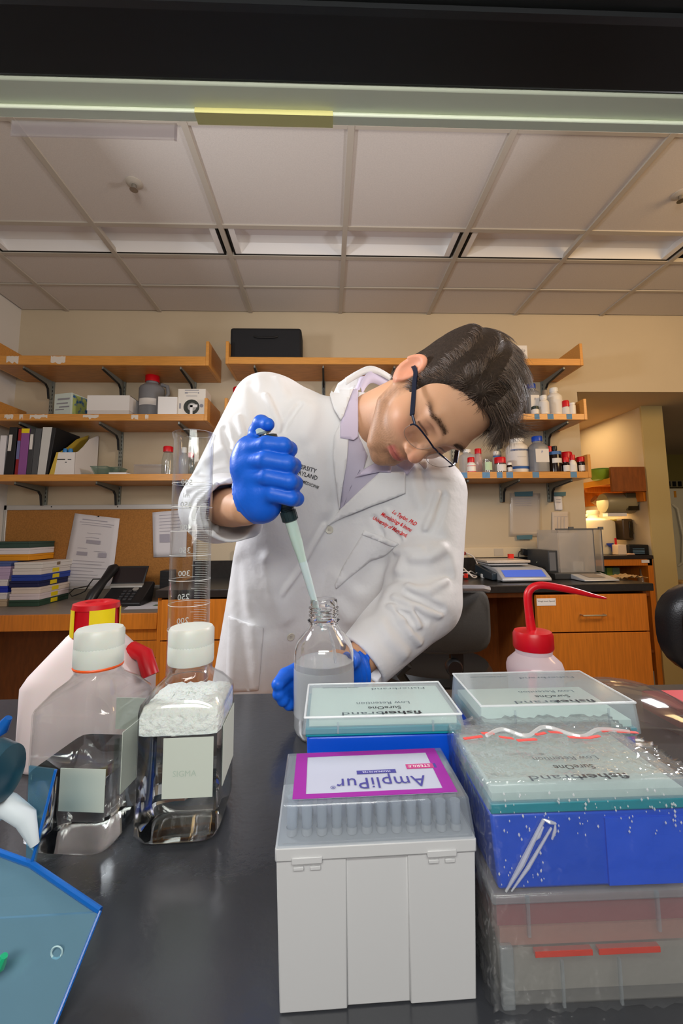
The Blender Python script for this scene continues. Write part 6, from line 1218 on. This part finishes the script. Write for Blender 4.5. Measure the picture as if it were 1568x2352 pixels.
# ---------------------------------------------------------------- glasses
t=thing('eyeglasses','dark half-rim glasses worn by the man','glasses',tuple(toW(V(0,.1,.01)))); FR=pm('glasses_frame','#1a2238',.3,.3); LEN=clearmat('lens_clear',(1,1,1),.20,.97,.02)
for s in(-1,1):
    ol=[(.009,.017),(.030,.0185),(.052,.017),(.061,.013),(.0615,.004),(.056,-.009),(.044,-.0150),(.026,-.0150),(.013,-.009),(.009,.002)]
    sm=smoothpts([V(x,0,z) for x,z in ol+ol[:1]],5)[:-1]; wrap=lambda x:.1065-2.9*max(0,x-.005)**2-.0
    ring=[toW(V(s*p[0],wrap(p[0])+.004-.10*(p[2]-.005)*-1.2,p[2]-.004)) for p in sm]
    rim=MB().tube([r for r,p in list(zip(ring,sm))[:20]],.00145,8).build('frame_bar',FR,t,smooth=True)
    MB().tube(ring+ring[:1],.00045,6).build('lens_edge',pm('lens_rim','#8d7f74',.2),t,smooth=True)
    c=np.mean(ring,0); MB().add([*ring,c],[(i,(i+1)%len(ring),len(ring)) for i in range(len(ring))]).build('lens',LEN,t,smooth=True)
    MB().tube([toW(V(s*.061,wrap(.061)+.004,.0095)),toW(V(s*.070,.090,.0095))],.0022,8).build('hinge',FR,t,smooth=True)
    P=[V(s*.0705,.090,.0095),V(s*.0735,.06,.0105),V(s*.0775,.025,.0115),V(s*.0800,.002,.0125),V(s*.0800,-.020,.002),V(s*.078,-.032,-.014)]; m=MB()
    for i in range(len(P)-1): pass
    W_=[toW(q) for q in smoothpts(P,5)]; up=HM[:,2]; ou=HM[:,0]*s; R_=[[w_+up*.0040-ou*.0010,w_+up*.0040+ou*.0010,w_-up*.0040+ou*.0010,w_-up*.0040-ou*.0010] for w_ in W_]
    m.loft(R_).build('temple',FR,t,smooth=False)
    MB().lathe([(.0035,-.0008),(.004,0),(.003,.001)],toW(V(s*.0105,.103,-.007)),10,frame=[HM[:,1],HM[:,2],HM[:,0]]).build('nose_pad',LEN,t,smooth=True)
MB().tube([toW(q) for q in (V(-.009,.1105,.011),V(-.004,.1125,.0135),V(.004,.1125,.0135),V(.009,.1105,.011))],.0014,8).build('bridge',FR,t,smooth=True)
# ---------------------------------------------------------------- pipette
P0,P1=at(606,990,.588),at(721,1378,.632); ax=(P1-P0)/np.linalg.norm(P1-P0); X=np.cross(ax,[0,1,0]); X/=np.linalg.norm(X); Y=np.cross(ax,X); FRA=[X,Y,ax]; LT=np.linalg.norm(P1-P0)
t=thing('pipette','grey handled pipette with a pale barrel held in the right glove of the man','pipette',tuple(P0)); s=lambda py:LT*(py-990)/(1378-990)
MB().lathe([(.0125,s(1008)),(.0155,s(1018)),(.0150,s(1100)),(.0125,s(1150)),(.0115,s(1160))],P0,28,frame=FRA).build('handle',pm('pipette_dark','#2c3a3e',.4),t,smooth=True)
MB().lathe([(.0120,s(1000)),(.0165,s(1003)),(.0165,s(1009)),(.0125,s(1013))],P0,28,frame=FRA).build('finger_hook',pm('pipette_dark'),t,smooth=True)
MB().lathe([(.0060,s(985)),(.0060,s(1003))],P0,20,frame=FRA).build('plunger_rod',STEEL,t,smooth=True); MB().lathe([(.0095,s(982)),(.0115,s(984)),(.0115,s(992)),(.0085,s(996))],P0,24,frame=FRA).build('plunger_button',pm('button_mint','#cfe0d2',.35),t,smooth=True)
MB().lathe([(.0112,s(1158)),(.0112,s(1166)),(.0098,s(1167)),(.0098,s(1170)),(.0115,s(1171)),(.0110,s(1192)),(.0085,s(1195))],P0,28,frame=FRA).build('collar',pm('pipette_collar','#1f3236',.35),t,smooth=True)
g=MB()
for k in range(14):
    a=2*PI*k/14; d=X*math.cos(a)+Y*math.sin(a); q=np.cross(ax,d); c=P0+ax*s(1181)+d*.0112; g.obox(c,d*.0006,q*.0011,ax*.007)
o=g.build('grip_ribs',pm('pipette_collar'),t); o['kind']='stuff'
PBAR=pm('pipette_barrel','#c6dcd2',.3,sss=.2)
MB().lathe([(.0088,s(1193)),(.0082,s(1245)),(.0066,s(1270)),(.0062,s(1285)),(.0055,s(1300))],P0,28,frame=FRA).build('barrel',PBAR,t,smooth=True)
MB().lathe([(.0060,s(1283)),(.0062,s(1290)),(.0056,s(1330)),(.0046,s(1378)),(.0040,s(1410)),(.0012,s(1450))],P0,24,frame=FRA).build('tip',pm('tip_white','#cfe2e4',.25,sss=.2),t,smooth=True)
